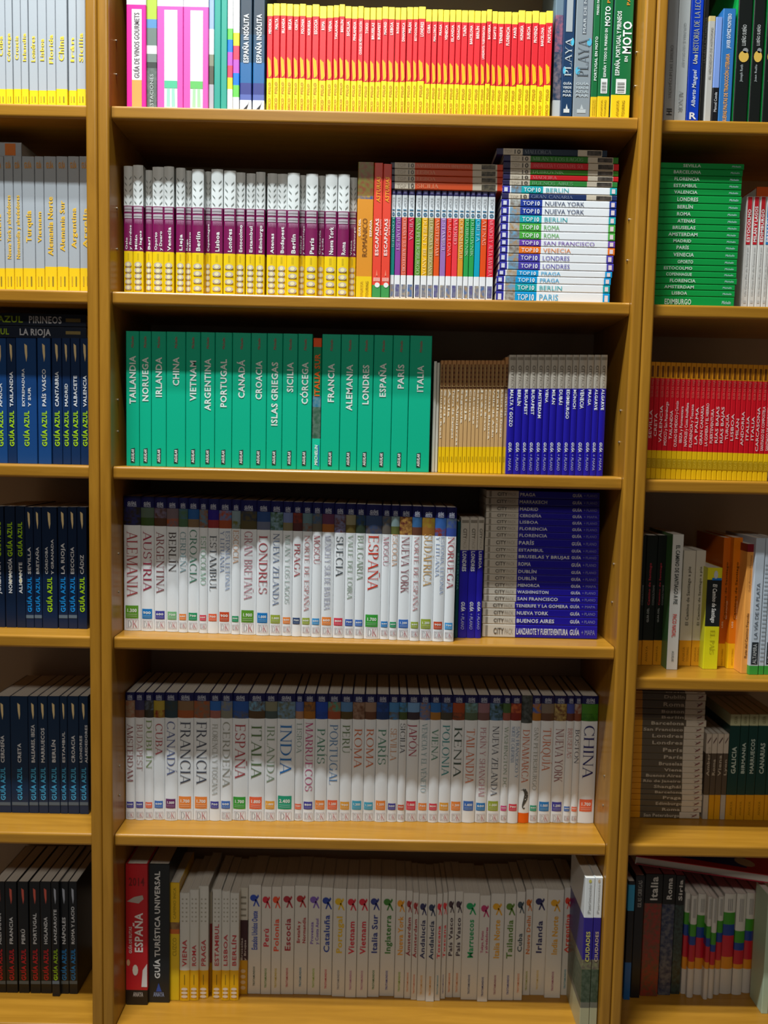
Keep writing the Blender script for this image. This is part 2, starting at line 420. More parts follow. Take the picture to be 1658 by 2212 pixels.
def wine(lab, cc, tx):
    def f(b):
        w = b.w
        b.rect(-w*.22, w*.28, h1(238), h1(23), '#fbfaf7'); b.rect(-w*.22, w*.28, h1(238) if tx else h1(192), h1(176), cc, .0005)
        for sg in (-1, 1): b.shape([(w*.03+sg*w*.03, h1(232)), (w*.03+sg*w*.17, h1(232)), (w*.03+sg*w*.15, h1(190)), (w*.03+sg*w*.03, h1(190))], '#fff6ea' if tx else tint(cc, .45))
        if tx: b.text(tx, 'b', '#6a5f66', w*.03, h1(172), h1(30), w*.26, 'up')
    return f
one('wine_guide', 'magenta wine guide with white lettered panel and orange foot, first on top shelf', 'book', 'magenta guides on the top shelf', 273, 315.5, 156, s1, Z1, .235, .13, [(h1(13), MAG), (.3, '#f7f3f4')], wine(0, '#e2a85a', 'GUÍA DE VINOS GOURMETS'))
def fgrey(b):
    b.text('ESTACIONES', 's', '#c9d2cc', 0, h1(235), h1(160), b.w*.3, 'up')
one('landscape_guide', 'grey-green guide with lime head between two magenta guides on top shelf', 'book', None, 316, 338.8, 156, s1+.004, Z1, .238, .13,
    [(h1(147), photo('#66746c', '#7f8c84')), (h1(134), '#3f4642'), (h1(116), '#7c8a82'), (h1(98), '#e9ece6'), (h1(60), '#71827a'), (h1(41), '#5d93c4'), (.3, '#b3d046')], fgrey)
one('wine_guide', 'wide magenta guide with blank white panel and sea-green foot on top shelf', 'book', 'magenta guides on the top shelf', 339, 395.4, 156, s1, Z1, .235, .13, [(h1(15), PNK), (.3, '#faf4f7')], wine(0, '#58c79a', None))
one('wine_guide', 'wide magenta guide with blank white panel and grass-green foot on top shelf', 'book', 'magenta guides on the top shelf', 395.6, 450, 156, s1, Z1, .236, .13, [(h1(15), PNK), (.3, '#faf4f7')], wine(0, '#6cc86a', None))
one('brochure', 'thin silver-blue brochure beside the magenta guides on top shelf', 'book', None, 450.5, 462, 156, s1+.003, Z1, .232, .13, [(h1(180), '#b9b6bd'), (h1(140), '#5b5a4c'), (h1(115), '#8c8f78'), (h1(60), '#eef1f4'), (.3, '#9fb6df')])
one('thin_guide', 'thin teal guide touching the silver brochure on top shelf', 'book', 'pair of plain teal guides', 462.3, 476.4, 156, s1, Z1, .24, .13, [(.3, '#2fa594')])
one('thin_guide', 'thin teal guide touching the white guide with colour squares', 'book', 'pair of plain teal guides', 476.6, 490.2, 156, s1, Z1, .24, .13, [(.3, '#33a894')])
def squares(cols, ys):
    L = [(h1(ys[-1]), '#f6f6f4')]
    for i in range(len(cols)-1, -1, -1): L.append((h1(ys[i]), cols[i]))
    return L+[(.3, '#fafaf8')]
G5 = ['#6fd45a', '#0f7fe6', '#c45ac8', '#e84562', '#f8de32']
one('colour_guide', 'white guide with colour squares, green square highest, on top shelf', 'book', 'white guides with colour squares', 490.6, 502.6, 156, s1, Z1, .236, .13, squares(G5, [60,84,111,140,166,191]))
one('colour_guide', 'white guide with colour squares, yellow square highest, on top shelf', 'book', 'white guides with colour squares', 502.8, 516.8, 156, s1, Z1, .236, .13, squares(G5[::-1], [69,97,127,156,182,208]))
def insol(b):
    b.text('ESPAÑA INSÓLITA', 'b', '#f2f4f4', 0, h1(137, 540), h1(31, 540), b.w*.42, 'up')
    b.shape([(-b.w*.3, h1(240,540)), (b.w*.05, h1(240,540)), (b.w*.35, h1(216,540)), (b.w*.2, h1(226,540))], '#22252a')
for x0, x1, q in ((518, 543.6, 'beside the colour-square guides'), (545.8, 571.4, 'touching the red and yellow row')):
    one('mystery_guide', 'dark blue hardback ESPAÑA INSÓLITA '+q, 'book', 'dark blue pair on the top shelf', x0, x1, 156, s1, Z1, .237, .14,
        [(h1(217,540), '#e9edf2'), (h1(205,540), '#5a6cb4'), (h1(180,540), '#34408a'), (h1(136,540), '#1a69a4'), (h1(75,540), '#26506e'), (.3, '#2c4152')], insol, inset=.002, case=.002)
# the long row of red and yellow pocket guides
MPX = [575.4,588.7,603.5,617.4,631.8,645.1,659.3,672.4,688.2,704,718.3,730.6,743.1,757.3,770.8,783.5,796.9,810.2,822.9,836.5,850.8,862.5,875.8,889.8,
       901.1,916.9,930.2,942.6,954.9,968.2,981.5,993.8,1008.2,1021.9,1035.9,1047.8,1059.5,1071.8,1086.1,1101.9,1115.9,1131.2,1145.6,1161,1175.3,1190.7]
MPY = [9,8,8,9,10,9,12,10,14,13,12,10,14,15,14,17,17,17,15,16,17,17,16,16,15,21,21,21,22,22,22,23,23,24,24,21,25,26,26,27,23,25,24,27,24,28]
MPT = 'MENORCA,MALTA,IRLANDA,IBIZA,CRETA,POLONIA,NORUEGA,ESCOCIA,ROMA,VIENA,TAILANDIA,BERLÍN,SICILIA,FINLANDIA,CIUDAD DE MÉXICO / YUCATÁN,TOKIO,BRUSELAS,BUDAPEST,MADRID,LISBOA,RODAS,DINAMARCA,MILÁN,ESTOCOLMO,LONDRES,CUBA,MALLORCA,PRAGA,VENECIA,ISLANDIA,CROACIA,TURÍN,BARCELONA,BERLÍN,LANZAROTE / FUERTEVENTURA,BAVIERA,EGIPTO,TENERIFE,FLORENCIA,PARÍS,HUNGRÍA,SUECIA,PROVENZA,BARCELONA,PORTUGAL,ESPAÑA'.split(',')
for i in range(45):
    x0, x1 = MPX[i], MPX[i+1]
    pc = (x0+x1)/2; s = s1+random.uniform(0, .003)
    dy = (pc-580)*.0233
    hh = lambda py: H(pc, py+dy, s, Z1)
    top = H(pc, MPY[i], s, Z1); off = top-hh(9)
    def f(b):
        w = b.w
        T_ = MPT[i]; n = len(T_)
        b.text(T_, 'b', '#fff2ea', 0, hh(44+min(70, n*4.3))+off, hh(42)+off, w*.44, 'up')
        for k in range(3):
            x = -w*.30+k*w*.17
            b.shape([(x+w*.14, hh(168)+off), (x+w*.30, hh(168-k*4)+off), (x+w*.10, hh(124+k*3)+off), (x-w*.07, hh(126+k*2)+off)], '#ffc41a')
        b.text('MARCO * POLO', 'b', '#c8860f', 0, max(.002, hh(258)+off), hh(178)+off, w*.42, 'up')
    one('pocket_guide', ordinal(i+1)+' red and yellow pocket guide on the top shelf, counted from the dark blue pair', 'guidebook', 'red and yellow pocket guides',
        x0+.2, x1-.2, 150, s, Z1, top, .105, [(hh(170)+off, '#fde61c'), (hh(35)+off, '#e8242f'), (.4, '#feea50')], f)
# right end of the top shelf
hr = lambda py, px=1260: H(px, py, s1, Z1)
one('beach_guide', 'slim blue booklet with pink streaks after the red and yellow row', 'book', None, 1195.2, 1212.8, 150, s1+.006, Z1, .245, .12,
    [(hr(215), '#b9bdbd'), (hr(110), photo('#1e3d5e', '#8a7d86')), (hr(30), photo('#b06a80', '#35567a')), (.3, '#6f8390')])
def play(tc, star, lines):
    def f(b):
        w = b.w
        b.text('PLAYA', 'f', tc, 0, hr(166), hr(84), w*.62, 'up')
        b.oval(-w*.3, hr(154), w*.14, .006, star); b.oval(w*.32, hr(92), w*.14, .006, star)
        for k in range(4): b.text(('GUÍA','VERDE','AZUL','MAR')[k], 'b', lines, hr(182+k*8.5), -w*.38, w*.38, .0035, 'h')
        b.rect(-w*.26, w*.26, hr(245), hr(237), lines); b.shape([(-w*.08, hr(237)), (w*.12, hr(237)), (0, hr(226))], lines)
    return f
def f(b):
    b.rect(-b.w*.3, b.w*.26, hr(70), .25, '#a9b0b4'); play('#c8d2d6', '#4fc0e0', '#d3dadc')(b)
one('beach_guide', 'navy guide lettered PLAYA with pale blue stars on top shelf', 'book', 'pair of beach guides', 1213.6, 1238.4, 150, s1, Z1, .25, .14, [(.3, '#12375c')], f)
def f(b):
    b.rect(-b.w*.12, b.w*.12, hr(74), .25, '#68717a'); b.text('MAR DE NORTE A SUR', 's', '#cfd6d8', 0, hr(74), .245, b.w*.16, 'up'); play('#67717a', '#57b8d8', '#b9c3c6')(b)
one('beach_guide', 'wide grey guide lettered PLAYA in dark grey on top shelf', 'book', 'pair of beach guides', 1239.6, 1277, 150, s1, Z1, .25, .14, [(.3, '#8b959b')], f)
def moto(lines, bar=True):
    def f(b):
        w = b.w
        for (t, st, a, p0, p1, sz, col) in lines: b.text(t, st, col, w*a, hr(p0, 1320), hr(p1, 1320), w*sz, 'up')
        if bar:
            b.rect(-w*.28, w*.26, hr(203,1320), hr(171,1320), '#e6e8e6')
            for k in range(7): b.rect(-w*.20, w*.18, hr(200-k*3.4,1320), hr(200-k*3.4-(1.6 if k%2 else .8),1320), '#4c5450', .0005)
        b.text('ANAYA', 's', '#a8801a', -w*.14, hr(252,1320), hr(217,1320), w*.15, 'up'); b.text('TOURING', 's', '#7c5c12', w*.16, hr(252,1320), hr(217,1320), w*.15, 'up')
    return f
MG = '#0f6b38'
one('motorcycle_guide', 'thin green motorcycle guide PORTUGAL EN MOTO on top shelf', 'book', 'green motorcycle guides', 1277.8, 1291.8, 150, s1, Z1, .25, .15, [(hr(210,1285), '#e8c21c'), (.3, MG)],
    moto([('PORTUGAL EN MOTO','b',.05,176,80,.4,'#e6ece6'), ('PIRINEO PASO A PASO','b',.05,34,-30,.35,'#dfe6df')], False))
one('motorcycle_guide', 'green motorcycle guide ESPAÑA Y TODO EL PIRINEO with barcode on top shelf', 'book', 'green motorcycle guides', 1292.2, 1318.8, 150, s1, Z1, .25, .15, [(hr(209,1305), '#f2cc18'), (.3, MG)],
    moto([('ESPAÑA Y TODO EL PIRINEO EN','b',.0,168,62,.21,'#e6ece6'), ('MOTO','b',.06,58,14,.42,'#eef2ee'), ('PASO','b',.1,8,-25,.25,'#d88a28')]))
one('motorcycle_guide', 'wide green motorcycle guide ESPAÑA, PORTUGAL Y PIRINEOS with barcode, last on top shelf', 'book', 'green motorcycle guides', 1321.5, 1363, 150, s1, Z1, .25, .15, [(hr(206,1340), '#f4cf18'), (.3, MG)],
    moto([('ESPAÑA, PORTUGAL Y PIRINEOS','b',-.24,164,24,.22,'#e6ece6'), ('EN','b',.2,134,121,.16,'#e6ece6'), ('MOTO','b',.2,117,45,.44,'#f0f4f0'), ('PASO','b',.2,12,-25,.16,'#d88a28')]), side='#5b7f96')

# ================================================================== SECOND SHELF, middle bookcase
Z2 = ZS[2]
SV = [(267.1,286.5,359,0,'Oslo','y fiordos'),(287,308.7,357,1,'Milán','y lagos'),(313.5,328.4,368,0,'Bari',''),(328.8,353.3,361,1,'Oporto','y Duero'),(353.5,375,360,1,'Venecia',''),(379.5,399.2,363,1,'Lieja',''),
      (399.5,413.6,369,0,'Riga','Báltico'),(414,439.2,366,2,'Berlín',''),(443,455.1,371,0,'Copenhague',''),(455.3,480.6,366,2,'Lisboa',''),(482.4,507.8,369,2,'Londres',''),(508.6,528.8,373,1,'Estocolmo',''),
      (531,550.6,375,1,'Estambul',''),(551.6,571.6,372,1,'Edimburgo',''),(576,597.4,375,1,'Atenas',''),(597.7,619.2,376,1,'Budapest',''),(619.4,645.4,374,2,'Berlín',''),(645.6,659,379,0,'Oxford','y Cambridge'),
      (659.2,685.2,376,2,'París',''),(686,700.6,380,0,'Cracovia','y Lodz'),(701,727,377,2,'Nueva York',''),(728.3,753.3,377,2,'Roma',''),(753.7,769.2,384,0,'Viena','y Salzburgo')]
for i, (x0, x1, ty, k, t1, t2) in enumerate(SV):
    pc = (x0+x1)/2; s = (.052, .044, .038)[k]; dy = (pc-287)*.027
    hh = lambda py: H(pc, py+dy, s, Z2)
    top = H(pc, ty, s, Z2)
    def f(b):
        w = b.w
        n = 4 if k == 2 else 5
        for j in range(n):                        # printed suspension rings
            c = hh(442)+(top-.012-hh(442))*(j+.3)/n
            for sg in (-1, 1):
                b.shape([(sg*w*.40, c+.0035), (sg*w*.16, c-.0010), (sg*w*.16, c-.0032), (sg*w*.36, c+.0008)], '#7f8784')
        for c0, c1 in ((hh(458), hh(447)), (hh(472), hh(462))):
            b.rect(-w*.44, w*.40, c0, c1, '#b9b0b6'); b.rect(-w*.44, w*.40, (c0+c1)/2-.0006, (c0+c1)/2+.0006, '#8d8288', .0005)
        for j in range(7):
            a = -w*.36+j*w*.115; b.shape([(a, hh(474)), (a+w*.075, hh(474)), (a+w*.04, hh(485))], '#b98aa6')
        L = len(t1)*6.6
        if t2: b.text(t1, 'b', '#eceae8', -w*.2, hh(540), hh(540-min(62, L)), w*.24, 'up'); b.text(t2, 'b', '#eceae8', w*.24, hh(540), hh(540-min(62, len(t2)*6)), w*.22, 'up')
        else: b.text(t1, 'b', '#f2f0ee', w*.05, hh(540), hh(540-min(60, L*1.1)), w*.34, 'up')
        for sg in (-1, 1): b.rect(sg*w*.05-w*.015, sg*w*.05+w*.015, hh(562), hh(547), '#a08a14')
        for j in range(4 if k == 2 else 5):
            c = hh(572+j*(16 if k == 2 else 12.5))
            if c < .006: continue
            b.oval(0, c, w*.38, .0042, '#c3b6ac'); b.oval(0, c, w*.2, .0032, '#efe6b0', lift=.0006)
    name2 = (t1+' '+t2).strip()
    one('city_guide', ordinal(i+1)+' white, purple and yellow guide on the second shelf, titled '+name2, 'guidebook', 'white, purple and yellow city guides', x0, x1, 500, s, Z2, top, .12,
        [(hh(543), '#f3cf10'), (hh(445), '#7d1552'), (.4, '#e3e8e6')], f, bulge=.0015)
s2 = .040
h2 = lambda py, px=800: H(px, py, s2, Z2)
def f(b):
    w = b.w
    b.text('ROMÁNICO', 's', '#74461a', 0, h2(556), h2(472), w*.30, 'up'); b.text('GUÍA DEL', 'b', '#fbf0dc', -w*.34, h2(512), h2(474), w*.13, 'up'); b.text('ESPAÑA', 'b', '#fbf0dc', w*.36, h2(512), h2(476), w*.13, 'up')
    b.text('ANAYA', 's', '#c79a20', -w*.14, h2(643), h2(608), w*.18, 'up'); b.text('TOURING', 's', '#8a6410', w*.2, h2(643), h2(608), w*.17, 'up')
one('art_guide', 'orange guide lettered ROMÁNICO with painted panel at its head on second shelf', 'book', None, 770.3, 805.2, 500, s2, Z2, h2(351), .13,
    [(h2(598), '#f2cc14'), (h2(431), '#e09226'), (h2(424), photo('#3d5a9a', '#c9a040')), (.4, photo('#a3542a', '#8d8a34'))], f)
for x0, x1, q in ((805.6, 824.6, 'beside the orange one'), (824.9, 843.4, 'beside the small numbered guides')):
    def f(b):
        w = b.w
        b.text('ASTURIAS', 'b', '#f2a32a', 0, h2(437), h2(382), w*.44, 'up', .2); b.text('ESCAPADAS', 'b', '#fbe9e2', -w*.06, h2(553), h2(472), w*.38, 'up'); b.text('por España', 's', '#f9d8cc', w*.32, h2(508), h2(474), w*.16, 'up')
        for k in range(6): b.rect(-w*.36+k*w*.13, -w*.28+k*w*.13, h2(608), h2(600), '#f6c9be')
        b.shape([(-w*.1, h2(596)), (w*.1, h2(596)), (0, h2(583))], '#f08a70'); b.oval(w*.08, h2(616), w*.3, .004, '#e6f0f0')
    one('getaway_guide', 'orange-red guide ESCAPADAS with green foot '+q, 'book', 'pair of orange-red getaway guides', x0, x1, 500, s2, Z2, h2(352 if x0 < 810 else 354), .13, [(h2(616), '#3f9a52'), (.4, '#ea4632')], f)
# small standing numbered guides
TT = [(843.8,852.4,'#0a8478','LONDRES'),(853,865.7,'#8c3f9a','BUDAPEST'),(866.5,878.4,'#dc5a40','CERDEÑA Y SUS ALREDEDORES'),(879.8,893.6,'#d0123c','VIENA'),(896,908.8,'#68a038','SAN PETERSBURGO'),(910,923,'#f2ba12','DUBLÍN E IRLANDA'),
      (924,936,'#b0a258','FLORENCIA Y TOSCANA'),(937,949.5,'#e4561a','AMSTERDAM'),(950.5,962.8,'#9a70b4','ESTAMBUL'),(963.6,975.5,'#ea2418','BARCELONA'),(976,988.5,'#ec3a46','MADRID'),(989,1001,'#de9628','COPENHAGUE'),
      (1002,1012.8,'#2aa04e','DUBROVNIK'),(1013.3,1024.3,'#2aa04e','DUBROVNIK'),(1024.9,1037.3,'#00a2c0','CRETA'),(1037.6,1050.8,'#e64e14','ATENAS'),(1052,1066.7,'#e81e34','MÚNICH Y ALTA BAVIERA')]
sT = .044; TTOP = H(955, 413, sT, Z2)
for i, (x0, x1, col, t) in enumerate(TT):
    pc = (x0+x1)/2; dy = (pc-955)*.022
    hh = lambda py: H(pc, py+dy, sT, Z2)
    def f(b):
        w = b.w
        b.rect(-w*.25, w*.25, hh(421), hh(415), '#5d5a86'); b.text('TOP', 's', '#9aa0a6', 0, hh(450), hh(427), w*.45, 'down'); b.text('10', 'b', '#2f6e90', 0, hh(470), hh(452), w*.6, 'down')
        b.text(t, 'f', tint(col), 0, hh(min(595, 474+len(t)*8.2+6)), hh(474), w*.6, 'down')
        b.rect(-w*.36, w*.36, hh(643), hh(617), photo(('#4f7fc0','#5a56a0','#6f7fa0')[i%3], ('#b9a070','#8a93a8','#c0b49a')[i%3]))
    one('numbered_guide', 'small standing guide with '+{'#0a8478':'teal','#8c3f9a':'purple','#dc5a40':'salmon','#d0123c':'crimson','#68a038':'leaf-green','#f2ba12':'yellow','#b0a258':'khaki','#e4561a':'orange','#9a70b4':'lilac','#ea2418':'scarlet','#ec3a46':'pinkish red','#de9628':'ochre','#2aa04e':'green','#00a2c0':'cyan','#e64e14':'dark orange','#e81e34':'bright red'}[col]+' band, titled '+t, 'guidebook', 'small standing numbered guides',
        x0, x1, 530, sT, Z2, TTOP, .10, [(hh(597), '#e8edf1'), (hh(472), col), (hh(424), '#dde3e6'), (.4, '#24215a')], f)

def pile(items, xs, yb, s, z, turn, build, yref=None):
    """books lying one on another: items bottom to top; xs (left, right) pixels; yb picture rows between them from the bottom up"""
    pc = sum(xs[0])/2
    z0 = ZW(pc, yb[0], s); zb = z
    for i, it in enumerate(items):
        th = ZW(pc, yb[i+1], s)-(zb if i == 0 else ZW(pc, yb[i], s))
        ym = (yb[i]+yb[i+1])/2
        xa, xb = XW(xs[i][0], ym, s), XW(xs[i][1], ym, s)
        build(it, xa, xb, zb, th, i); zb += th
    return zb
def lie(name, label, cat, group, xa, xb, z, th, s, d, turn, bands, fn, side=None, bulge=0.0, rz=0.0):
    """one lying book, spine to the front; turn -1: head at its start (xa), turn +1: head at its end (xb). Bands as fractions of the spine"""
    L = xb-xa
    root = put(name, label, cat, group, (xb if turn < 0 else xa, s, z+th/2), turn*math.pi/2, 0)
    b = Book(th-.0004, L, d, bulge)
    if fn: fn(b)
    b.build(root, [(c*L, m) for c, m in bands], side); return root

# four orange numbered guides lying on the standing ones
def bl(it, xa, xb, z, th, i):
    def f(b):
        L, w = b.h, b.w
        b.text('TOP', 's', '#b9ae9c', 0, L*.865, L*.945, w*.5, 'down'); b.text('10', 'b', '#5c5650', 0, L*.79, L*.855, w*.62, 'down')
        t = it; b.text(t, 'f', '#eaa27a', 0, L*max(.29, .765-len(t)*.027), L*.765, w*.55, 'down')
        b.rect(-w*.36, w*.36, L*.065, L*.19, photo('#3a3630', '#7a7058'))
    lie('numbered_guide', 'orange-red guide titled '+it+' lying on the small standing guides', 'guidebook', 'orange-red guides lying on standing ones', xa, xb, z, th, .042, .10, -1,
        [(.05, '#d2421e'), (.27, '#cfc3ae'), (.785, '#d8501f'), (.965, '#cfc3ae'), (1, '#2a2440')], f)
pile(['SICILIA', 'LISBOA', 'LISBOA', 'NÁPOLES Y LA COSTA AMALFITANA'], [(843.8,1085.5)]*4, [412,395.4,381.6,367,353], .042, Z2+TTOP+.0003, -1, bl)
# tall stack of numbered guides
ST = [('PARIS','#0a9ad8',1),('BERLIN','#12a6ae',1),('PRAGA','#0a9ad8',1),('PRAGA','#0a9ad8',1),('LONDRES','#4a40a8',1),('LONDRES','#4a40a8',1),('VENECIA','#f0781e',1),('SAN FRANCISCO','#6a3fa8',1),('ROMA','#4cac40',1),('ROMA','#4cac40',1),
      ('BERLIN','#12a6ae',1),('NUEVA YORK','#1c3a9a',1),('NUEVA YORK','#1c3a9a',1),('GRAN CANARIA','#1c3060',0),('BERLIN','#12a6ae',1),('BUENOS AIRES','#2f8a3c',0),('MADEIRA','#d01c24',0),('DUBROVNIK','#3f8a24',0),('ANDALUCÍA Y COSTA DEL SOL','#d8202a',0),('MILÁN Y LOS LAGOS','#2f7a24',0),('MALLORCA','#1a2c40',0)]
SX = [(100,1260),(102,1262),(105,1272),(118,1285),(135,1300),(135,1297),(140,1312),(143,1315),(145,1315),(145,1318),(148,1322),(152,1328),(155,1330),(158,1335),(165,1335),(168,1340),(172,1350),(174,1350),(175,1355),(176,1350),(105,1235)]
SX = [(1050+a/4.737, 1050+b/4.737) for a, b in SX]
SY_ = [648,631.9,614.6,599,585,567.7,550,534,519,501.6,484,466.8,449,432.6,420,403.4,391,379,367,351.7,337.6,322.5]
def bl(it, xa, xb, z, th, i):
    t, col, new = it
    def f(b):
        L, w = b.h, b.w
        if new:
            b.rect(-w*.28, w*.28, L*.955, L*.985, '#d8dae8'); b.text('TOP', 's', '#f4f6f8', 0, L*.72, L*.815, w*.52, 'down'); b.text('10', 'b', '#f4f6f8', 0, L*.665, L*.715, w*.56, 'down')
            b.text(t, 's', tint(col, .2) if col != '#1c3a9a' else '#4a5878', 0, L*(.625-len(t)*.0345), L*.625, w*.56, 'down'); b.rect(-w*.3, w*.3, L*.015, L*.045, '#e8d8dc')
        else:
            b.text('TOP', 's', '#b9ae9c', 0, L*.86, L*.93, w*.5, 'down'); b.text('10', 'b', '#4c463e', 0, L*.78, L*.85, w*.62, 'down')
            b.text(t, 'f', tint(col, .45), 0, L*(.745-min(.44, len(t)*.03)), L*.745, w*.56, 'down'); b.rect(-w*.36, w*.36, L*.05, L*.18, photo('#3a3630', '#6a6058'))
    bands = [(.06, col), (.07, '#dfe6ea'), (.645, '#eef2f5'), (.835, col), (.925, photo('#7fb8dc' if i%3 else '#c8ccc8', '#c89a5a' if i%2 else '#8a7a6a')), (.935, '#eef2f5'), (1, '#2c2c98')] if new else [(.045, col), (.265, '#cfc3ae'), (.765, col), (.94, '#cfc3ae'), (1, '#221f4e')]
    place = 'at the foot of the tall stack' if i == 0 else 'on top of the tall stack' if i == 20 else ordinal(i+1)+' from the bottom of the tall stack'
    lie('numbered_guide', 'lying guide '+t+', '+place, 'guidebook', 'tall stack of numbered guides', xa, xb, z, th, .035, .10, -1, bands, f)
pile(ST, SX, SY_, .035, Z2, -1, bl)

# ================================================================== THIRD SHELF, middle bookcase
Z3 = ZS[3]; s3 = .046
GX = [272,301,326.6,359,400.7,432.4,463.6,500.7,540.8,575.2,609,641.4,673]
GT = [('TAILANDIA',769,873),('NORUEGA',772,868),('IRLANDA',772,859),('CHINA',772,834),('VIETNAM',778,866),('ARGENTINA',775,887),('PORTUGAL',776,881),('CANADÁ',778,861),('CROACIA',780,864),('ISLAS GRIEGAS',782,921),('SICILIA',783,848),('CÓRCEGA',783,874)]
GX2 = [692.9,734,772,804.3,845.3,881.3]; GX2r = [733.8,771.8,804.1,845.2,881.1,929.2]
GT2 = [('FRANCIA',786,870),('ALEMANIA',788,887),('LONDRES',788,875),('ESPAÑA',785,859),('PARÍS',787,841),('ITALIA',790,848)]
def green(x0, x1, t, a, b_):
    pc = (x0+x1)/2; dy = (pc-290)*.017
    hh = lambda py: H(pc, py, s3, Z3)
    def f(b):
        k = .0098
        b.text(t, 'b', '#e4efe8', 0, hh(b_), hh(a), min(k, b.w*.52), 'up')
        b.text('Michelin', 's', '#c4565e', 0, hh(752+dy), hh(727+dy), .0042, 'up', .2)
        b.shape([(-.0032, hh(1000+dy)), (.0034, hh(1000+dy)), (.0036, hh(968+dy)), (-.0030, hh(970+dy))], '#223a36')
        b.text('AGUILAR', 'b', '#f4f6f4', 0, hh(998+dy), hh(971+dy), .0042, 'up', .25)
    one('country_guide', 'tall green country guide titled '+t+' on the third shelf', 'guidebook', 'tall green country guides', x0, x1, 900, s3, Z3, H(pc, 716+dy*.95, s3, Z3), .115, [(.4, '#06b58c')], f)
for i, (t, a, b_) in enumerate(GT): green(GX[i]+.15, GX[i+1]-.15, t, a, b_)
for i, (t, a, b_) in enumerate(GT2): green(GX2[i]+.15, GX2r[i]-.15, t, a, b_)
h3 = lambda py, px=683: H(px, py, s3, Z3)
def f(b):
    b.text('ITALIA SUR', 'b', '#f06a1e', 0, h3(857), h3(765), b.w*.62, 'up')
    b.text('MICHELIN', 'b', '#f2f4fa', 0, h3(1006), h3(962), b.w*.34, 'up', .2); b.rect(b.w*.24, b.w*.34, h3(1008), h3(962), '#3a4ac0')
one('country_guide', 'thin picture-spined guide ITALIA SUR with orange lettering amid tall green guides', 'guidebook', 'tall green country guides', 674.2, 692.6, 900, s3, Z3, h3(731), .115,
    [(h3(948), '#12c8a0'), (h3(880), photo('#3f6a52', '#6c8a78')), (h3(856), photo('#2f88a8', '#7aa8b0')), (h3(750), '#0f8a5c'), (.4, '#f0581c')], f)
one('booklet', 'thin white booklet beside the green ITALIA guide', 'book', 'two white booklets', 934.2, 940.6, 900, s3+.012, Z3, H(938,781,s3+.012,Z3), .10, [(.4, '#dfe0d8')])
one('booklet', 'thin white booklet beside the first tan and yellow guide', 'book', 'two white booklets', 940.9, 947.0, 900, s3+.014, Z3, H(944,784,s3+.014,Z3), .10, [(.4, '#d6d6cc')])
TNX = [945.5,954,962.6,971.5,981.6,990.4,999.5,1008.6,1017,1025.4,1033.4,1042.2,1050.2,1059,1067.5,1076.3,1085,1094]
TNT = 'Ciudad Real,Soria,Ávila,Tierra de Campos,Las Alpujarras,Segovia,Rioja,Cuenca,Cáceres,Salamanca,Jaén,Costa Brava,Costa Blanca,Valle de Arán,Mallorca,Ribera del Duero,Sanabria'.split(',')
TNL = [948,917,902,948,964,916,910,912,918,926,902,932,950,946,938,946,900]
for i in range(17):
    x0, x1 = TNX[i], TNX[i+1]; pc = (x0+x1)/2; s = s3+.004+(.004 if i == 16 else 0)
    x0 = max(x0, 947.2)
    hh = lambda py: H(pc, py, s, Z3)
    def f(b):
        w = b.w
        b.text(TNT[i], 'b', '#f0e8d4', 0, hh(TNL[i]), hh(842), w*.46, 'down')
        b.rect(-w*.28, w*.28, hh(834), hh(788), '#5a3218')
        for k in range(5): b.rect(-w*.18, w*.18, hh(832-k*9.5), hh(827-k*9.5), '#8a5c30', .0005)
        b.rect(-w*.46, w*.46, hh(840), hh(836), '#4a2a14'); b.rect(-w*.2, w*.1, hh(998), hh(987), '#b89a10')
    one('region_guide', ordinal(i+1)+' slim tan and yellow guide on the third shelf, counted from the green guides', 'guidebook', 'slim tan and yellow region guides', x0+.1, x1-.1, 950, s, Z3, hh(779 if i < 16 else 772), .10, [(hh(966), '#edc40e'), (hh(788), '#c9a26c'), (.4, '#b98552')], f)
CPX = [1094.2,1110,1126,1140.5,1155.5,1170.4,1184.7,1199.6,1215.6,1230.8,1244.5,1262.4,1276.8,1291,1305.5]
CPT = [('MALTA Y GOZO',923,1),('BERLÍN',878,0),('BUDAPEST',897,0),('BUDAPEST',897,0),('AMSTERDAM',905,0),('VIENA',871,0),('MILÁN',875,0),('DUBÁI',876,0),('EDIMBURGO',906,0),('MÚNICH',885,0),('VENECIA',884,0),('PRAGA',877,0),('ALGARVE',887,1),('ALGARVE',887,1)]
def citypack(b, hh, t, end, mapa, y0=767, y1=840, g0=956, g1=1017):
    w = b.w
    b.rect(-w*.4, w*.42, hh(y0+11), hh(y0+5), '#8a8376'); b.text('CITY', 'b', '#6e675c', 0, hh(y0+45), hh(y0+23), w*.42, 'down'); b.text('PACK', 's', '#b5ada0', 0, hh(y1-2), hh(y0+46), w*.40, 'down')
    b.text(t, 'b', '#e4e8ee', 0, hh(end), hh(y1+2), w*.46, 'down')
    m = g0+(g1-g0)*.36
    b.text('GUÍA', 'b', '#e4e8ee', 0, hh(m), hh(g0), w*.42, 'down', .15); b.text('+ MAPA' if mapa else '+ PLANO', 's', '#a9add4', 0, hh(g1), hh(m+3), w*.38, 'down', .2)
BLU = '#1c149a'
for i, (t, e, mp) in enumerate(CPT):
    x0, x1 = CPX[i], CPX[i+1]; pc = (x0+x1)/2; s = s3-.004
    hh = lambda py: H(pc, py, s, Z3)
    one('map_guide', 'blue and grey guide titled '+t+' standing on the third shelf', 'guidebook', 'blue guides standing on the third shelf', x0+.1, x1-.4, 940, s, Z3, hh(767), .10, [(hh(840), BLU), (.4, '#b9b1a3')],
        lambda b: citypack(b, hh, t, e, mp), bulge=.0012)

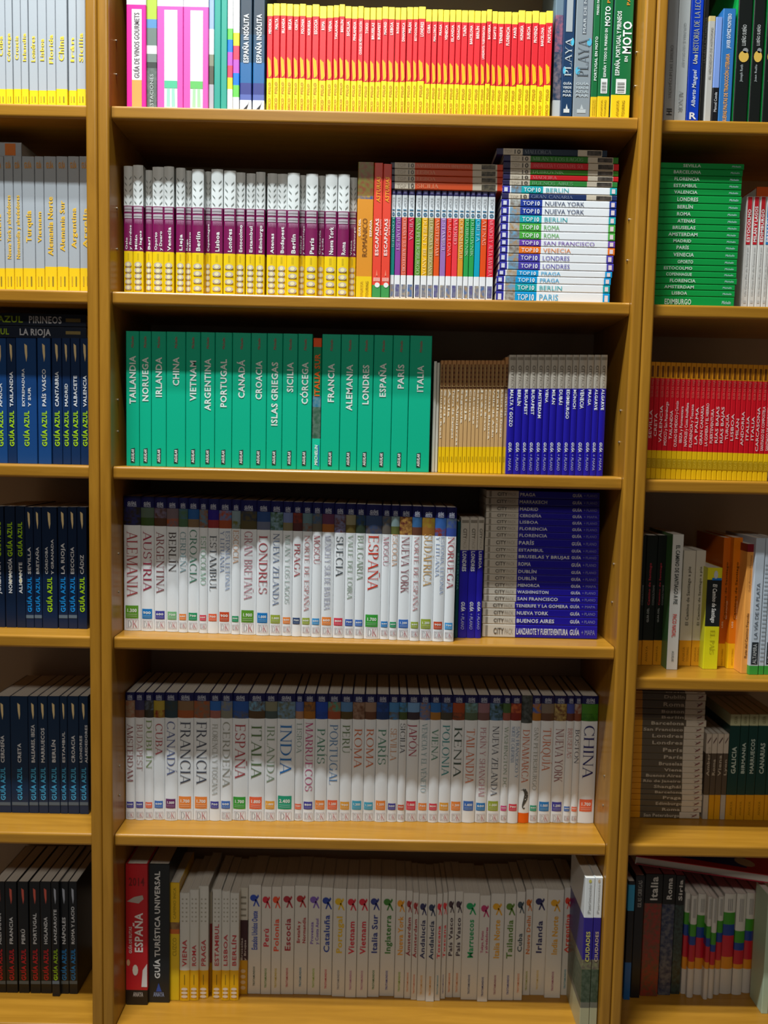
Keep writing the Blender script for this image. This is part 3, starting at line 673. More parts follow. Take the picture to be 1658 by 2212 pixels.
# ================================================================== FOURTH AND FIFTH SHELVES: white illustrated guides
BC = {'g':('#5f9a2e','green'),'b':('#1f7cc4','blue'),'i':('#3f3f9c','indigo'),'l':('#7dbb84','pale green'),'o':('#ee8a3c','orange'),'e':('#12945c','emerald'),'r':('#dc3a50','red'),'O':('#ee6a44','coral'),'R':('#cc4c28','rust'),
      'L':('#3f9ad8','sky-blue'),'n':('#24406e','navy'),'v':('#9aac3c','olive'),'B':('#2a56b0','royal blue'),'G':('#3aa03a','bright green'),'p':('#6a2c66','plum'),'t':('#22a07c','sea-green'),'y':('#e8a63a','amber'),'c':('#3aa8cc','cyan'),'m':('#d23a86','magenta'),'C':('#3c6fc0','mid blue')}
CN = {'#b04a52':'red','#a83350':'crimson','#93565c':'faded red','#4a4040':'dark','#7ea3aa':'pale teal','#4f8a74':'green','#84b296':'mint','#50565e':'charcoal','#7d93bc':'pale blue','#d09a72':'peach','#bb7c88':'pink','#5a6e92':'slate blue','#94aaa0':'pale grey-green','#c07c7c':'rose','#8f8fa8':'lavender grey','#3c4850':'dark slate','#8aa088':'sage','#d8402c':'bright red','#c89a50':'golden','#2f74b8':'blue','#86a06a':'leaf green','#5c6a9a':'violet blue','#484e5e':'dark grey','#9a9c92':'grey','#5e7a50':'forest green','#c04a80':'raspberry','#d0744c':'orange','#5f8ab8':'sky blue','#2f8f92':'turquoise','#3a4e44':'black-green','#24286e':'dark blue','#b08a8a':'dusty pink'}
D4X = [267,303.7,332.3,359,384.7,404.6,429,447.7,471.2,498.7,517.7,552.6,581.5,608.7,630,650.6,672,692.8,719,743.5,765.2,786.3,821.4,840.7,859,886,907,935,959.3,981.5]
D4 = [('ALEMANIA',1149,1290,'#b04a52','g','1.300',1,'#2a2f6a','#2a2418'),('AUSTRIA',1149,1278,'#a83350','b','900',1,'#5d7060','#3f5a2a'),('ARGENTINA',1150,1282,'#93565c','i','600',1,'#7a7088','#5a3a28'),('BERLÍN',1150,1237,'#4a4040','l','700',1,'#7a6a70','#b05a30'),
 ('CERDEÑA',1149,1238,'#7ea3aa','o','600',1,'#4a7088','#4f7050'),('CROACIA',1144,1261,'#4f8a74','e','700',1,'#2a60a0','#8a7050'),('ESTOCOLMO',1159,1265,'#84b296','r','600',1,'#5a88a0','#90603a'),('ESTAMBUL',1158,1279,'#50565e','O','700',0,'#30208a','#a03838'),
 ('ESTONIA, LETONIA|Y LITUANIA',1148,1276,'#7d93bc','R','900',1,'#4a88c0','#a8502c'),('ESCOCIA',1146,1218,'#d09a72','e','500',1,'#8aa0a8','#707028'),('GRAN BRETAÑA',1148,1296,'#bb7c88','g','1.900',1,'#303848','#5a5030'),('LONDRES',1158,1285,'#b04a52','b','1.000',1,'#305088','#707890'),
 ('NUEVA ZELANDA',1153,1309,'#5a6e92','v','1.000',1,'#88a8b8','#3a5a28'),('MILÁN Y LOS LAGOS',1156,1305,'#94aaa0','o','600',1,'#7888b8','#8a8060'),('PRAGA',1175,1247,'#b04a52','n','700',0,'#903a28','#5a3030'),('NORTE DE ESPAÑA',1157,1321,'#c07c7c','v','600',1,'#6a8890','#8a5838'),
 ('MOSCÚ',1157,1220,'#b04a52','L','600',1,'#3a6088','#706858'),('MÚNICH Y SUR DE BAVIERA',1157,1318,'#8f8fa8','o','600',1,'#6a3a58','#b06a30'),('SUECIA',1159,1246,'#3c4850','r','800',1,'#8088b0','#6a4038'),('VALLE DEL LOIRA',1157,1295,'#8aa088','B','700',1,'#a09878','#706030'),
 ('BULGARIA',1157,1254,'#8aa088','C','600',1,'#284878','#3a4838'),('ESPAÑA',1157,1276,'#d8402c','G','1.700',1,'#3a5078','#605858'),('MOSCÚ',1160,1224,'#bb7c88','b','600',1,'#3a5878','#706860'),('ESCOCIA',1154,1224,'#d09a72','e','600',1,'#90a8a8','#6a7038'),
 ('NUEVA YORK',1160,1282,'#93565c','C','1.200',1,'#d0a050','#6a2a28'),('NORTE DE ESPAÑA',1160,1321,'#c07c7c','v','600',1,'#3a6898','#6a4030'),('SUDÁFRICA',1154,1267,'#c89a50','v','1.200',1,'#a08a28','#a06a30'),('ESTONIA, LETONIA|Y LITUANIA',1160,1284,'#7d93bc','R','900',1,'#3a68b0','#903820'),('NORUEGA',1160,1272,'#b04a52','L','700',1,'#586878','#3850a0')]
D5X = [270.5,291,311.5,331,355,382.5,417.5,452,475.5,500.5,535.4,570.6,596.9,635.7,653.8,678.8,705.4,733,758.7,784.9,809.8,837,858.7,876.2,902.6,926,948.2,973.5,999.7,1027.7,1053.2,1081.6,1098.8,1121.4,1145,1164,1191.6,1219,1235.4,1250.8,1287]
D5 = [('AMSTERDAM',1565,1690,'#93565c','i','600',1,'#a8947a','#a86a4a'),('BUDAPEST',1565,1666,'#b08a8a','i','600',1,'#3a3860','#7a5040'),('DUBLÍN',1556,1662,'#86a06a','O','500',1,'#6a788a','#3a3830'),('CUBA',1563,1632,'#b04a52','C','600',1,'#b8a03a','#8a2820'),('CANADÁ',1558,1676,'#5c6a9a','p','1.000',1,'#3a4038','#28404a'),
 ('FRANCIA',1560,1695,'#484e5e','o','1.700',1,'#8a6a4a','#a8582a'),('FRANCIA',1560,1695,'#484e5e','o','1.700',1,'#7a6a5a','#a8582a'),('FLORENCIA Y TOSCANA',1565,1718,'#9a9c92','i','700',0,'#2f6ab8','#a8685a'),('CERDEÑA',1559,1702,'#9a9c92','C','600',1,'#5a78b0','#8a8878'),('ESPAÑA',1565,1683,'#b04a52','G','1.700',1,'#2a5aa8','#605c54'),
 ('ITALIA',1567,1683,'#5e7a50','O','1.800',1,'#7ab0d0','#5a4428'),('IRLANDA',1568,1692,'#8aa088','y','1.000',1,'#8a8a70','#4a5a58'),('INDIA',1565,1674,'#2f74b8','t','2.400',1,'#7aa0c0','#6a7058'),('LISBOA',1563,1628,'#94aaa0','O','500',1,'#5a70b8','#b88a6a'),('MARRUECOS',1561,1711,'#c04a80','i','800',1,'#5a4438','#a86a1c'),
 ('PARÍS',1575,1652,'#4f8a74','o','1.200',1,'#1f4ab0','#24408a'),('PORTUGAL',1566,1697,'#5f8ab8','O','1.200',1,'#4aa088','#a8502c'),('PERÚ',1567,1629,'#5e7a50','y','900',1,'#5a88b8','#5a4820'),('ROMA',1575,1660,'#d0744c','c','1.200',1,'#a0806a','#6a4028'),('ROMA',1575,1660,'#d0744c','c','1.200',1,'#a0806a','#6a4028'),
 ('PARÍS',1576,1654,'#4f8a74','o','1.200',1,'#1f4a9a','#203c70'),('SEVILLA',1574,1644,'#d09a72','i','600',1,'#4a88c0','#6a5a38'),('SICILIA',1563,1628,'#50565e','R','500',1,'#4a90c8','#4a5a30'),('JAPÓN',1565,1636,'#a83350','r','1.000',1,'#7aa8d8','#40343c'),('VENECIA Y EL VÉNETO',1564,1713,'#7ea3aa','o','700',1,'#2a78c0','#a8783c'),
 ('VIENA',1576,1644,'#4f8a74','r','800',1,'#2f70b8','#b07830'),('POLONIA',1567,1677,'#2f8f92','y','900',1,'#2a70c0','#4a4438'),('KENIA',1572,1680,'#3a4e44','o','1.200',1,'#a84a20','#5a3a28'),('TAILANDIA',1575,1693,'#d0744c','C','1.400',0,'#7aa8b0','#5a6a50'),('PEKÍN Y SHANGHÁI',1572,1722,'#bb7c88','b','600',1,'#9a7078','#7a5450'),
 ('NUEVA ZELANDA',1569,1720,'#484e5e','v','1.000',1,'#6a90b8','#2c4420'),('WASHINGTON DC',1571,1702,'#8aa088','m','500',1,'#4a6a38','#a0584a'),('SAN FRANCISCO Y|NORTE DE CALIFORNIA',1570,1682,'#5f8ab8','r','700',0,'#c8683a','#8a2a20'),('DINAMARCA',1577,1692,'#d0744c','','',2,'#5a605e','#2c322e'),('SAN PETERSBURGO',1572,1708,'#9a9c92','t','600',1,'#2a68b8','#b8782a'),
 ('TURQUÍA',1574,1666,'#d0744c','b','1.000',1,'#8a7a6a','#6a4a38'),('NUEVA YORK',1575,1691,'#93565c','i','1.200',1,'#c8b068','#6a3a28'),('BRUSELAS',1574,1639,'#c07c7c','C','600',1,'#4a58a8','#6a3a30'),('BOSTON',1577,1651,'#484e5e','O','500',1,'#b8a898','#8a4a30'),('CHINA',1567,1682,'#24286e','O','1.700',0,'#4a8a28','#2c6a1c')]
def visual(xs, data, z, yr, ybot, ytop, rowname, ycap, yph, slope, ybadge, ydk):
    for i, (t, a, e, col, bc, num, dk, sky, land) in enumerate(data):
        x0, x1 = xs[i], xs[i+1]; pc = (x0+x1)/2; dy = (pc-280)*slope
        s = DEP(pc, ybot+dy, z)+random.uniform(-.002, .002)
        hh = lambda py: H(pc, py, s, z)
        top = hh(ytop+dy)
        def f(b):
            w = b.w
            lines = t.split('|')
            if len(lines) == 1: b.text(t, 'f', col, 0, hh(e), hh(a), w*(.64 if len(t) < 11 else .5), 'down')
            else: b.text(lines[0], 'f', col, w*.22, hh(e), hh(a), w*.34, 'down'); b.text(lines[1], 'f', col, -w*.22, hh(e-(e-a)*.3), hh(a), w*.34, 'down')
            if dk < 2:
                g0 = hh(ybadge+dy); g1 = g0+w*.78*(1.0 if w > .02 else .9)
                bd = b.badge(-w*.42, w*.36, g0, g1, BC[bc][0]); n0 = len(b.marks)
                b.text(num, 'b', '#f0f4ee', g0+(g1-g0)*.62, -w*.34, w*.28, (g1-g0)*.26, 'h')
                for k in range(2): b.rect(-w*.34, w*.28, g0+(g1-g0)*(.14+.14*k), g0+(g1-g0)*(.20+.14*k), tint(BC[bc][0], .4), .0006)
                b.sub[id(bd)] = b.marks[n0:]; del b.marks[n0:]
                b.text('GUÍAS', 'b', '#c4c8d4', hh(ycap+dy-9), -w*.26, w*.26, .0045, 'h'); b.text('VISUALES', 'b', '#aeb2c4', hh(ycap+dy-3.5), -w*.28, w*.28, .0034, 'h')
            if dk == 1:
                c = hh(ydk+dy); q = min(w*.30, .0075)
                for a0, a1, c0, c1 in ((-w*.36, w*.34, c-q, c-q+.0006), (-w*.36, w*.34, c+q, c+q+.0006), (-w*.36, -w*.36+.0006, c-q, c+q), (w*.34, w*.34+.0006, c-q, c+q)): b.rect(a0, a1, c0, c1, '#b4a4a8', .0005)
                b.text('D', 'f', '#8a8a90', c, -w*.28, 0, q*1.5, 'h'); b.text('K', 'f', '#b8606c', c, w*.02, w*.30, q*1.5, 'h')
            if dk == 2:                            # printed seahorse above the orange foot
                q = hh(1743)
                ln = [(-.34,.0285,.012),(-.16,.0292,.03),(-.04,.0300,.14),(.10,.0272,.16),(.20,.0215,.19),(.16,.0150,.20),(.06,.0095,.16),(-.04,.0050,.12),(-.12,.0012,.07),(-.10,-.0025,.06),(.02,-.0038,.05),(.09,-.0018,.04)]
                for (x0_, y0_, w0_), (x1_, y1_, w1_) in zip(ln, ln[1:]):
                    dx, dz = (x1_-x0_)*w, y1_-y0_; L_ = math.hypot(dx, dz); nx, nz = -dz/L_, dx/L_
                    b.shape([(x0_*w+nx*w*w0_, q+y0_+nz*w*w0_), (x1_*w+nx*w*w1_, q+y1_+nz*w*w1_), (x1_*w-nx*w*w1_, q+y1_-nz*w*w1_), (x0_*w-nx*w*w0_, q+y0_-nz*w*w0_)], '#4a4842')
        lo = [(hh(1757), '#f0640e'), (hh(1563), '#e9ecec'), (1, photo('#5a605e', '#2c322e'))] if dk == 2 else [(hh(yph+dy), '#e9edef'), (hh((yph+ycap)/2+2+dy), photo(land, sky if i % 3 == 0 else land)), (hh(ycap+dy), photo(sky, sky if i % 2 else land)), (1, '#12144a')]
        lab = 'white guide '+t.replace('|', ' ')+' in '+CN[col]+', '+((BC[bc][1]+' badge') if bc else 'seahorse')+', '+rowname
        one('illustrated_guide', lab, 'guidebook', 'white illustrated guides on the '+rowname, x0+.15, x1-.15, yr, s, z, top, .125, lo, f, bulge=.0024)
Z4 = ZS[4]; Z5 = ZS[5]
visual(D4X, D4, Z4, 1303, 1362.5, 1072, 'fourth shelf', 1096, 1135, .036, 1336, 1348)
visual(D5X, D5, Z5, 1675, 1771.5, 1497, 'fifth shelf', 1514, 1551, .008, 1746, 1761)
s4 = .054
h4 = lambda py, px=990: H(px, py, s4, Z4)
one('thin_guide', 'thin dark teal guide titled BARCELONA on the fourth shelf', 'guidebook', None, 982.2, 989.6, 1317, s4, Z4, h4(1127), .12, [(.4, '#0a4a52')], lambda b: b.text('BARCELONA', 'b', '#5aa0a4', 0, h4(1275), h4(1195), b.w*.5, 'down'))
for x0, x1, t, q in ((990,1008.6,'LONDRES','touching the dark teal guide'),(1009,1026.4,'LONDRES','in the middle of three'),(1026.8,1040,'LISBOA','touching the lying stack')):
    pc = (x0+x1)/2; hh = lambda py: H(pc, py, s4, Z4)
    one('map_guide', 'blue and cream guide titled '+t+' standing on fourth shelf, '+q, 'guidebook', 'blue guides standing on the fourth shelf', x0, x1, 1317, s4, Z4, hh(1119), .10, [(hh(1189), '#211a9c'), (.4, '#c9c2b4')],
        lambda b: citypack(b, hh, t, 1189+len(t)*6.6, 0, 1119, 1189, 1300, 1360), bulge=.0012)
CS = ['LANZAROTE Y FUERTEVENTURA','BUENOS AIRES','NUEVA YORK','TENERIFE Y LA GOMERA','SAN FRANCISCO','WASHINGTON','MENORCA','DUBLÍN','DUBLÍN','ROMA','BRUSELAS Y BRUJAS','ESTAMBUL','PARÍS','FLORENCIA','FLORENCIA','LISBOA','CERDEÑA','MADRID','MARRAKECH','PRAGA']
CSY = [1040+y/5.18 for y in (1680,1610,1520,1435,1358,1280,1205,1130,1052,975,885,810,738,648,572,498,425,355,275,195,112)]
CSL = [112,112,113,104,124,124,128,130,132,134,136,138,140,146,148,150,152,154,150,158]; CSR = [1395,1397,1398,1398,1400,1404,1406,1408,1410,1410,1412,1412,1414,1416,1418,1420,1420,1420,1422,1422]
s4b = .063
def bl(it, xa, xb, z, th, i):
    def f(b):
        L, w = b.h, b.w
        b.rect(-w*.4, w*.42, L*.955, L*.975, '#8a8376'); b.text('CITY', 'b', '#57514a', 0, L*.815, L*.905, w*.46, 'down'); b.text('PACK', 's', '#a69e92', 0, L*.735, L*.81, w*.44, 'down')
        b.text(it, 'b', '#d4d8e0', 0, L*(.705-min(.45, len(it)*.0275)), L*.705, w*.46, 'down')
        mp = it[:3] in ('LAN','TEN','MEN','CER'); g = .20
        b.text('GUÍA', 'b', '#cdd2dc', 0, L*(g-.045), L*(g+.04), w*.42, 'down'); b.text('+ MAPA' if mp else '+ PLANO', 's', '#8286b4', 0, L*.02, L*.14, w*.38, 'down')
    lie('map_guide', 'lying blue guide titled '+it+', '+ordinal(i+1)+' from the bottom of the fourth-shelf stack', 'guidebook', 'blue guides lying in a stack on the fourth shelf', xa, xb, z, th, s4b, .10, -1, [(.715, BLU), (1, '#c9c2b4')], f)
pile(CS, [(1020+a/5.18, 1020+b/5.18) for a, b in zip(CSL, CSR)], CSY, s4b, Z4, -1, bl)

# ================================================================== BOTTOM SHELF, middle bookcase
Z6 = ZS[6]
def low(x0, x1, ytop, ybot, yr=2021):
    """depth from the foot's pixel, then a height function"""
    pc = (x0+x1)/2; s = DEP(pc, ybot, Z6); return pc, s, (lambda py: H(pc, py, s, Z6))
pc, s, hh = low(269, 318.6, 1868, 2171)
def f(b):
    w = b.w
    b.text('ESPAÑA', 'b', '#ece6e0', w*.1, hh(2058), hh(1972), w*.36, 'up'); b.text('GUÍA DE RUTAS', 'b', '#d8c8c0', -w*.28, hh(2060), hh(2002), w*.13, 'up')
    b.text('2014', 'b', '#7c1a1c', hh(1905), -w*.35, w*.38, .014, 'h')
    b.shape([(-w*.44, hh(1948)), (w*.1, hh(1952)), (w*.33, hh(1942)), (w*.28, hh(1934)), (-w*.1, hh(1938))], '#b4a89c')
    b.shape([(w*.22, hh(2132)), (w*.48, hh(2132)), (w*.48, hh(2082)), (w*.28, hh(2096))], '#e0dcd8'); b.oval(-w*.06, hh(2096), w*.13, .010, '#d8d0c0'); b.oval(-w*.38, hh(2080), w*.08, .006, '#c89a70')
    b.text('ANAYA', 'b', '#b8b0a8', hh(2148), -w*.16, w*.3, .008, 'h')
one('road_guide', 'thick red guide lettered ESPAÑA, first on the bottom shelf', 'book', None, 269, 318.6, 2021, s, Z6, hh(1868), .12, [(hh(2139), '#1c1614'), (.4, '#c01c24')], f, inset=.002, case=.002)
pc, s, hh = low(319, 366, 1868, 2166)
def f(b):
    w = b.w
    b.text('GUÍA TURÍSTICA UNIVERSAL', 'b', '#e0e0dc', -w*.06, hh(2114), hh(1882), w*.24, 'up'); b.shape([(-w*.12, hh(2142)), (w*.14, hh(2142)), (0, hh(2124))], '#2c50a8'); b.text('ANAYA', 'b', '#8c9cc0', hh(2148), -w*.24, w*.26, .008, 'h')
one('world_guide', 'thick black guide GUÍA TURÍSTICA UNIVERSAL beside the red one', 'book', None, 319, 366, 2021, s, Z6, hh(1868), .13, [(.4, '#171d20')], f, inset=.002, case=.002)
pc, s, hh = low(366.4, 388, 1908, 2161)
def f(b):
    w = b.w
    b.text('CUZCO', 's', '#a48a16', 0, hh(2066), hh(2026), w*.4, 'up'); b.text('CAMINO INCA', 's', '#a48a16', 0, hh(1986), hh(1918), w*.28, 'up')
one('city_guide', 'plain yellow guide with a small brown picture beside the black guide', 'guidebook', None, 366.4, 387.4, 2021, s, Z6, hh(1908), .11, [(hh(2018), '#e9c41a'), (hh(2008), '#d06a28'), (hh(1993), photo('#8a5a38', '#b08a50')), (.4, '#eabc12')], f)
for x0, x1, yt, yb, t in ((387.8,409,1930,2163,'VIENA'),(409.3,428.5,1923,2162,'ROMA'),(428.8,449.8,1915,2157,'PRAGA'),(458.2,477.8,1922,2157,'ESTAMBUL'),(478.2,496,1926,2162,'LISBOA'),(496.3,515.4,1930,2162,'BERLÍN')):
    pc, s, hh = low(x0, x1, yt, yb)
    def f(b):
        w = b.w
        b.text(t, 'b', '#c03c44', 0, hh(2088), hh(2088-len(t)*11.5), w*.46, 'up')
        for j in range(6):
            for sg in (-1, 1): b.rect(w*.2*sg-w*.08, w*.2*sg+w*.08, hh(1992-j*9.5), hh(1989-j*9.5), '#a8a494')
        b.rect(-w*.03, w*.05, hh(2128), hh(2106), '#7a6210')
        for j in range(3): b.oval(0, hh(2137+j*8), w*.34, .0026, '#e8d8c4')
    one('city_guide', 'white and yellow guide titled '+t+' in red on the bottom shelf', 'guidebook', 'white and yellow city guides on the bottom shelf', x0, x1, 2021, s, Z6, hh(yt), .12, [(hh(2097), '#eab40e'), (.4, '#d9d8d0')], f, bulge=.0015)
pc, s, hh = low(450, 458, 1930, 2150)
one('thin_guide', 'thin dark red guide wedged between the PRAGA and ESTAMBUL guides', 'guidebook', None, 450, 457.8, 2021, s+.006, Z6, hh(1932), .11, [(hh(2085), '#b8860e'), (hh(2000), '#8a2420'), (.4, '#b8ab94')])
pc, s, hh = low(516, 535, 1918, 2148)
def f(b):
    w = b.w
    b.text('Bruselas', 'b', '#c8bcb4', -w*.18, hh(2075), hh(2026), w*.2, 'up'); b.text('y Brujas', 'b', '#c8bcb4', w*.2, hh(2075), hh(2030), w*.2, 'up')
    for j in range(4): b.oval(0, hh(2098+j*12), w*.3, .0036, '#d0b890'); b.rect(-w*.3, w*.3, hh(1980-j*13), hh(1976-j*13), '#8c8676')
one('city_guide', 'dark purple banded guide with ringed head beside the white guides, bottom shelf', 'guidebook', None, 515.8, 535, 2021, s, Z6, hh(1918), .11, [(hh(2075), '#c8940e'), (hh(1988), '#3a161c'), (.4, '#cfcabc')], f)
TRX = [535.4,563.5,585.6,607,635,664.6,692,718,746.6,771,795.8,821,853.6,875,889.7,903,922,941,954,965,980.7,998,1034,1057,1087.8,1113,1132,1148.4,1179.7,1215,1232,1246]
TRT = [('Estados Unidos Oeste','#2c4ab0','blue','#5a6a5a'),('Perú','#d02c40','red','#6a9a48'),('Polonia','#e8502c','orange-red','#c8b428'),('Escocia','#a82434','dark red','#c03c48'),('Bretaña y|Normandía','#b03030','brick red','#3a7a98'),('Provenza|y Costa Azul','#7a5ab0','purple','#9ac028'),
 ('Cataluña','#24409c','navy','#d04858'),('Portugal','#e0b818','yellow','#8a8a94'),('Vietnam','#d0283c','red','#b878a0'),('Vietnam','#d0283c','red','#b87898'),('Italia Sur','#2c3884','indigo','#4a7a38'),('Inglaterra','#3c7c2c','green','#3c3c9c'),
 ('Nueva York','#e8a020','amber','#8ab028'),('Ámsterdam','#a03030','brown-red','#e08a4a'),('Ámsterdam','#a83434','brown-red','#e07848'),('Andalucía','#30305c','dark indigo','#e0a850'),('Andalucía','#2c3858','dark indigo','#e0a040'),('Toscana','#e02838','scarlet','#4a98b0'),('Toscana','#e0383c','scarlet','#6a6a98'),
 ('País Vasco','#402c34','black-brown','#e07a28'),('País Vasco','#443440','black-brown','#e08a48'),('Marruecos','#149a58','emerald','#4a5a80'),('Tokyo, Kioto|y alrededores','#b83468','magenta','#4a4a80'),('Italia Norte','#e0a41c','golden','#a05a68'),('Tailandia','#5a8028','olive green','#4c4c9c'),
 ('Cuba','#3a4a54','slate','#e08a5a'),('Nueva Delhi','#d0701c','orange','#98a028'),('Irlanda','#28285c','midnight blue','#e0c060'),('India Norte','#e0a420','golden','#a05078'),('Argentina','#e0402c','bright red','#4a98a8'),('Japón','#e0563c','coral','#8a8a8a')]
for i, (t, col, cn, foot) in enumerate(TRT):
    x0, x1 = TRX[i], TRX[i+1]
    yb = [2147,2148,2148,2148,2148,2149,2150,2153,2155,2155,2154,2152,2156,2157,2160,2162,2164,2162,2158,2155,2155,2160,2164,2161,2161,2161,2150,2150,2156,2150,2150][i]
    pc, s, hh = low(x0, x1, 0, yb)
    yt = [1912,1916,1916,1915,1914,1916,1918,1920,1921,1921,1920,1921,1924,1925,1929,1931,1933,1931,1929,1926,1926,1930,1935,1931,1931,1927,1922,1920,1923,1918,1920][i]
    def f(b):
        w = b.w
        b.oval(-w*.1, hh(yt+28), min(.0062, w*.3), .0062, col)      # little walker with a globe
        q = min(.0062, w*.3); b.shape([(0, hh(yt+32)), (q*.5, hh(yt+30)), (q*1.4, hh(yt+46)), (q*1.1, hh(yt+47))], col); b.shape([(q*.1, hh(yt+33)), (q*.5, hh(yt+33)), (-q*.1, hh(yt+46)), (-q*.5, hh(yt+46))], col); b.shape([(q*.4, hh(yt+27)), (q*.9, hh(yt+20)), (q*1.2, hh(yt+24)), (q*.7, hh(yt+31))], col)
        L = t.split('|')
        if len(L) == 1:
            n = len(t); e = yt+140-(10 if n < 6 else 0); b.text(t, 'b', col, 0, hh(e), hh(max(yt+56, e-n*10.2)), min(.0098, w*.52), 'up')
        else: b.text(L[0], 'b', col, -w*.2, hh(yt+124), hh(yt+76), w*.24, 'up'); b.text(L[1], 'b', col, w*.22, hh(yt+124), hh(yt+68), w*.24, 'up')
        b.text('TROTAMUNDOS', 'b', foot, -w*.02, hh(yt+218), hh(yt+176), min(.0034, w*.24), 'up')
    one('backpacker_guide', 'white backpacker guide '+t.replace('|', ' ')+' in '+cn+' letters on the bottom shelf', 'guidebook', 'white backpacker guides on the bottom shelf', x0+.15, x1-.15, 2021, s, Z6, hh(yt), .105, [(.4, '#d8d4cb')], f)
for x0, x1, q, col in ((1259, 1280, 'beside the row of backpacker guides', '#cabf5a'), (1280.4, 1306, 'against the side panel', '#c4ac8c')):
    s = .013; pc = (x0+x1)/2; hh = lambda py: H(pc, py, s, Z6)
    def f(b):
        w = b.w
        b.text('Patrimonio', 's', '#8c8c88', 0, hh(1974), hh(1910), w*.3, 'up'); b.oval(0, hh(1904), w*.16, .003, col)
        b.text('CIUDADES', 'b', col, 0, hh(2078), hh(2012), w*.4, 'up')
    one('heritage_guide', 'tall white and purple guide with landscape picture '+q+', bottom shelf', 'book', 'pair of tall white and purple guides', x0, x1, 2021, s, Z6, hh(1897), .10,
        [(hh(2178), '#b0aa84'), (hh(2166), '#6e6a5a'), (hh(2095), photo('#3c4c34', '#5c6650')), (hh(2074), photo('#8a8a60', '#6a5a50')), (hh(1983), '#2c2078'), (.5, '#dcdedc')], f, inset=.001)

# ================================================================== LEFT BOOKCASE
hl = lambda py, px, s, z: H(px, py, s, z)
LG = '#b4babf'
L1 = [(-6,12,'Cuba',78,122),(12.2,27.4,'Córcega',72,134),(28.5,45.3,'Croacia',78,130),(45.6,61.3,'Islandia',72,134),(62.5,81.8,'Londres',78,135),(82.2,100.9,'Lisboa',84,133),(101.2,120.3,'Florida',75,139),(120.6,145.3,'China',78,133),(148,165.3,'Irán',80,136),(165.6,185,'Sicilia',71,135)]
for i, (x0, x1, t, a, e) in enumerate(L1):
    pc = (x0+x1)/2; s = .046; hh = lambda py: H(pc, py, s, Z1)
    yy = 193 if i < 4 or i in (7, 9) else 196
    def f(b):
        b.text(t, 'b', '#f6d648', 0, hh(e), hh(a), b.w*.46, 'up')
        for sg in (-1, 1): b.rect(b.w*.18*sg-b.w*.05, b.w*.18*sg+b.w*.05, hh(222), hh(209), '#c9a42a' if sg < 0 else '#8f7a2c')
    one('grey_guide', ordinal(i+1)+' grey and yellow guide on the top shelf, counted from the picture edge', 'guidebook', 'grey and yellow guides, top shelf', x0, x1, 169, s, Z1, .245, .13, [(hh(yy), '#f8da20'), (.4, LG)], f)
L2 = [(-14,10.4,'Navarra',463,520),(10.9,30.2,'Nueva York y alrededores',422,560),(30.6,49.1,'Normandía y alrededores',422,560),(49.5,76.3,'Turquía',455,524),(76.7,96,'Vietnam',457,524),(96.4,122.7,'Alemania Norte',425,552),(123.1,147.6,'Alemania Sur',434,543),(148,172.1,'Argentina',449,536),(172.5,197,'Argelia',449,536)]
for i, (x0, x1, t, a, e) in enumerate(L2):
    pc = (x0+x1)/2; s = .046; hh = lambda py: H(pc, py, s, Z2)
    def f(b):
        b.text(t, 'b', '#f0bf3a', 0, hh(e), hh(a), b.w*.42, 'up'); b.text('GUÍA', 'b', '#e09a2a', hh(358), -b.w*.3, b.w*.3, .009, 'h')
        for sg in (-1, 1): b.rect(b.w*.18*sg-b.w*.06, b.w*.18*sg+b.w*.06, hh(619), hh(598), '#c9a42a' if sg < 0 else '#8f7a2c')
    one('grey_guide', 'grey and yellow guide titled '+t+' on the second shelf beside the panels', 'guidebook', 'grey and yellow guides, second shelf', x0, x1, 558, s, Z2, hh(338.5), .13, [(hh(577 if i in (5, 6) else 580), '#f4cb1c'), (.4, '#a9afb4')], f)
zt = Z2+H(20, 338.5, .046, Z2)
def f(b): b.rect(-b.w*.4, b.w*.4, b.h*.80, b.h*.93, '#d8762a')
lie('grey_guide', 'grey guide with orange mark lying across the grey and yellow row', 'guidebook', None, XW(-130, 320, .05), XW(46, 320, .05), zt+.0004, ZW(20, 308, .05)-zt, .05, .13, 1, [(1, '#a9afb4')], f)
NVY, LIM, AZU, LAZ, RED = '#0d2c56', '#a8d818', '#1b8fe0', '#4cb4e8', '#d81f2c'
def azul(x0, x1, t, z, s, yt, ytitle, yaz, col, cn, i, shelf, band, rev=False, base=NVY, flame='#f0d8a0'):
    pc = (x0+x1)/2; hh = lambda py: H(pc, py, s, z)
    top = hh(yt)
    def f(b):
        w = b.w; k = min(w, .016); L = t.split('|')
        if not rev:
            c = hh(ytitle[1]); b.shape([(-k*.14, c), (k*.12, c-.003), (k*.14, c-.020), (k*.04, c-.029), (-k*.1, c-.014)], flame)
        else:
            c = hh(yaz[1]+62); b.shape([(-k*.05, c+.029), (k*.06, c+.016), (k*.16, c+.006), (k*.02, c), (-k*.12, c+.008)], '#e8dca8')
        for j, u in enumerate(L):
            b.text(u, 'b', '#dfe3e8', 0 if len(L) == 1 else (j-.5)*k*.6, hh(ytitle[0]), hh(ytitle[0]-min(82, len(u)*8.4)), k*(.36 if len(L) == 1 else .26), 'up')
        m = (yaz[0]+yaz[1])/2
        b.text('AZUL', 'b', col, 0, hh(m-2), hh(yaz[0]), k*.48, 'up'); b.text('GUÍA', 'b', col, 0, hh(yaz[1]), hh(m+2), k*.48, 'up')
        if band: b.rect(-w*.46, w*.46, hh(band), hh(band-7), '#5a6a78')
    one('blue_guide', ordinal(i+1)+' navy guide with '+cn+' letters on the '+shelf+', counted from the picture edge', 'guidebook', 'navy guides, '+shelf, x0, x1, (yaz[0]+yaz[1])/2, s, z, top, .13, [(.5, base)], f)
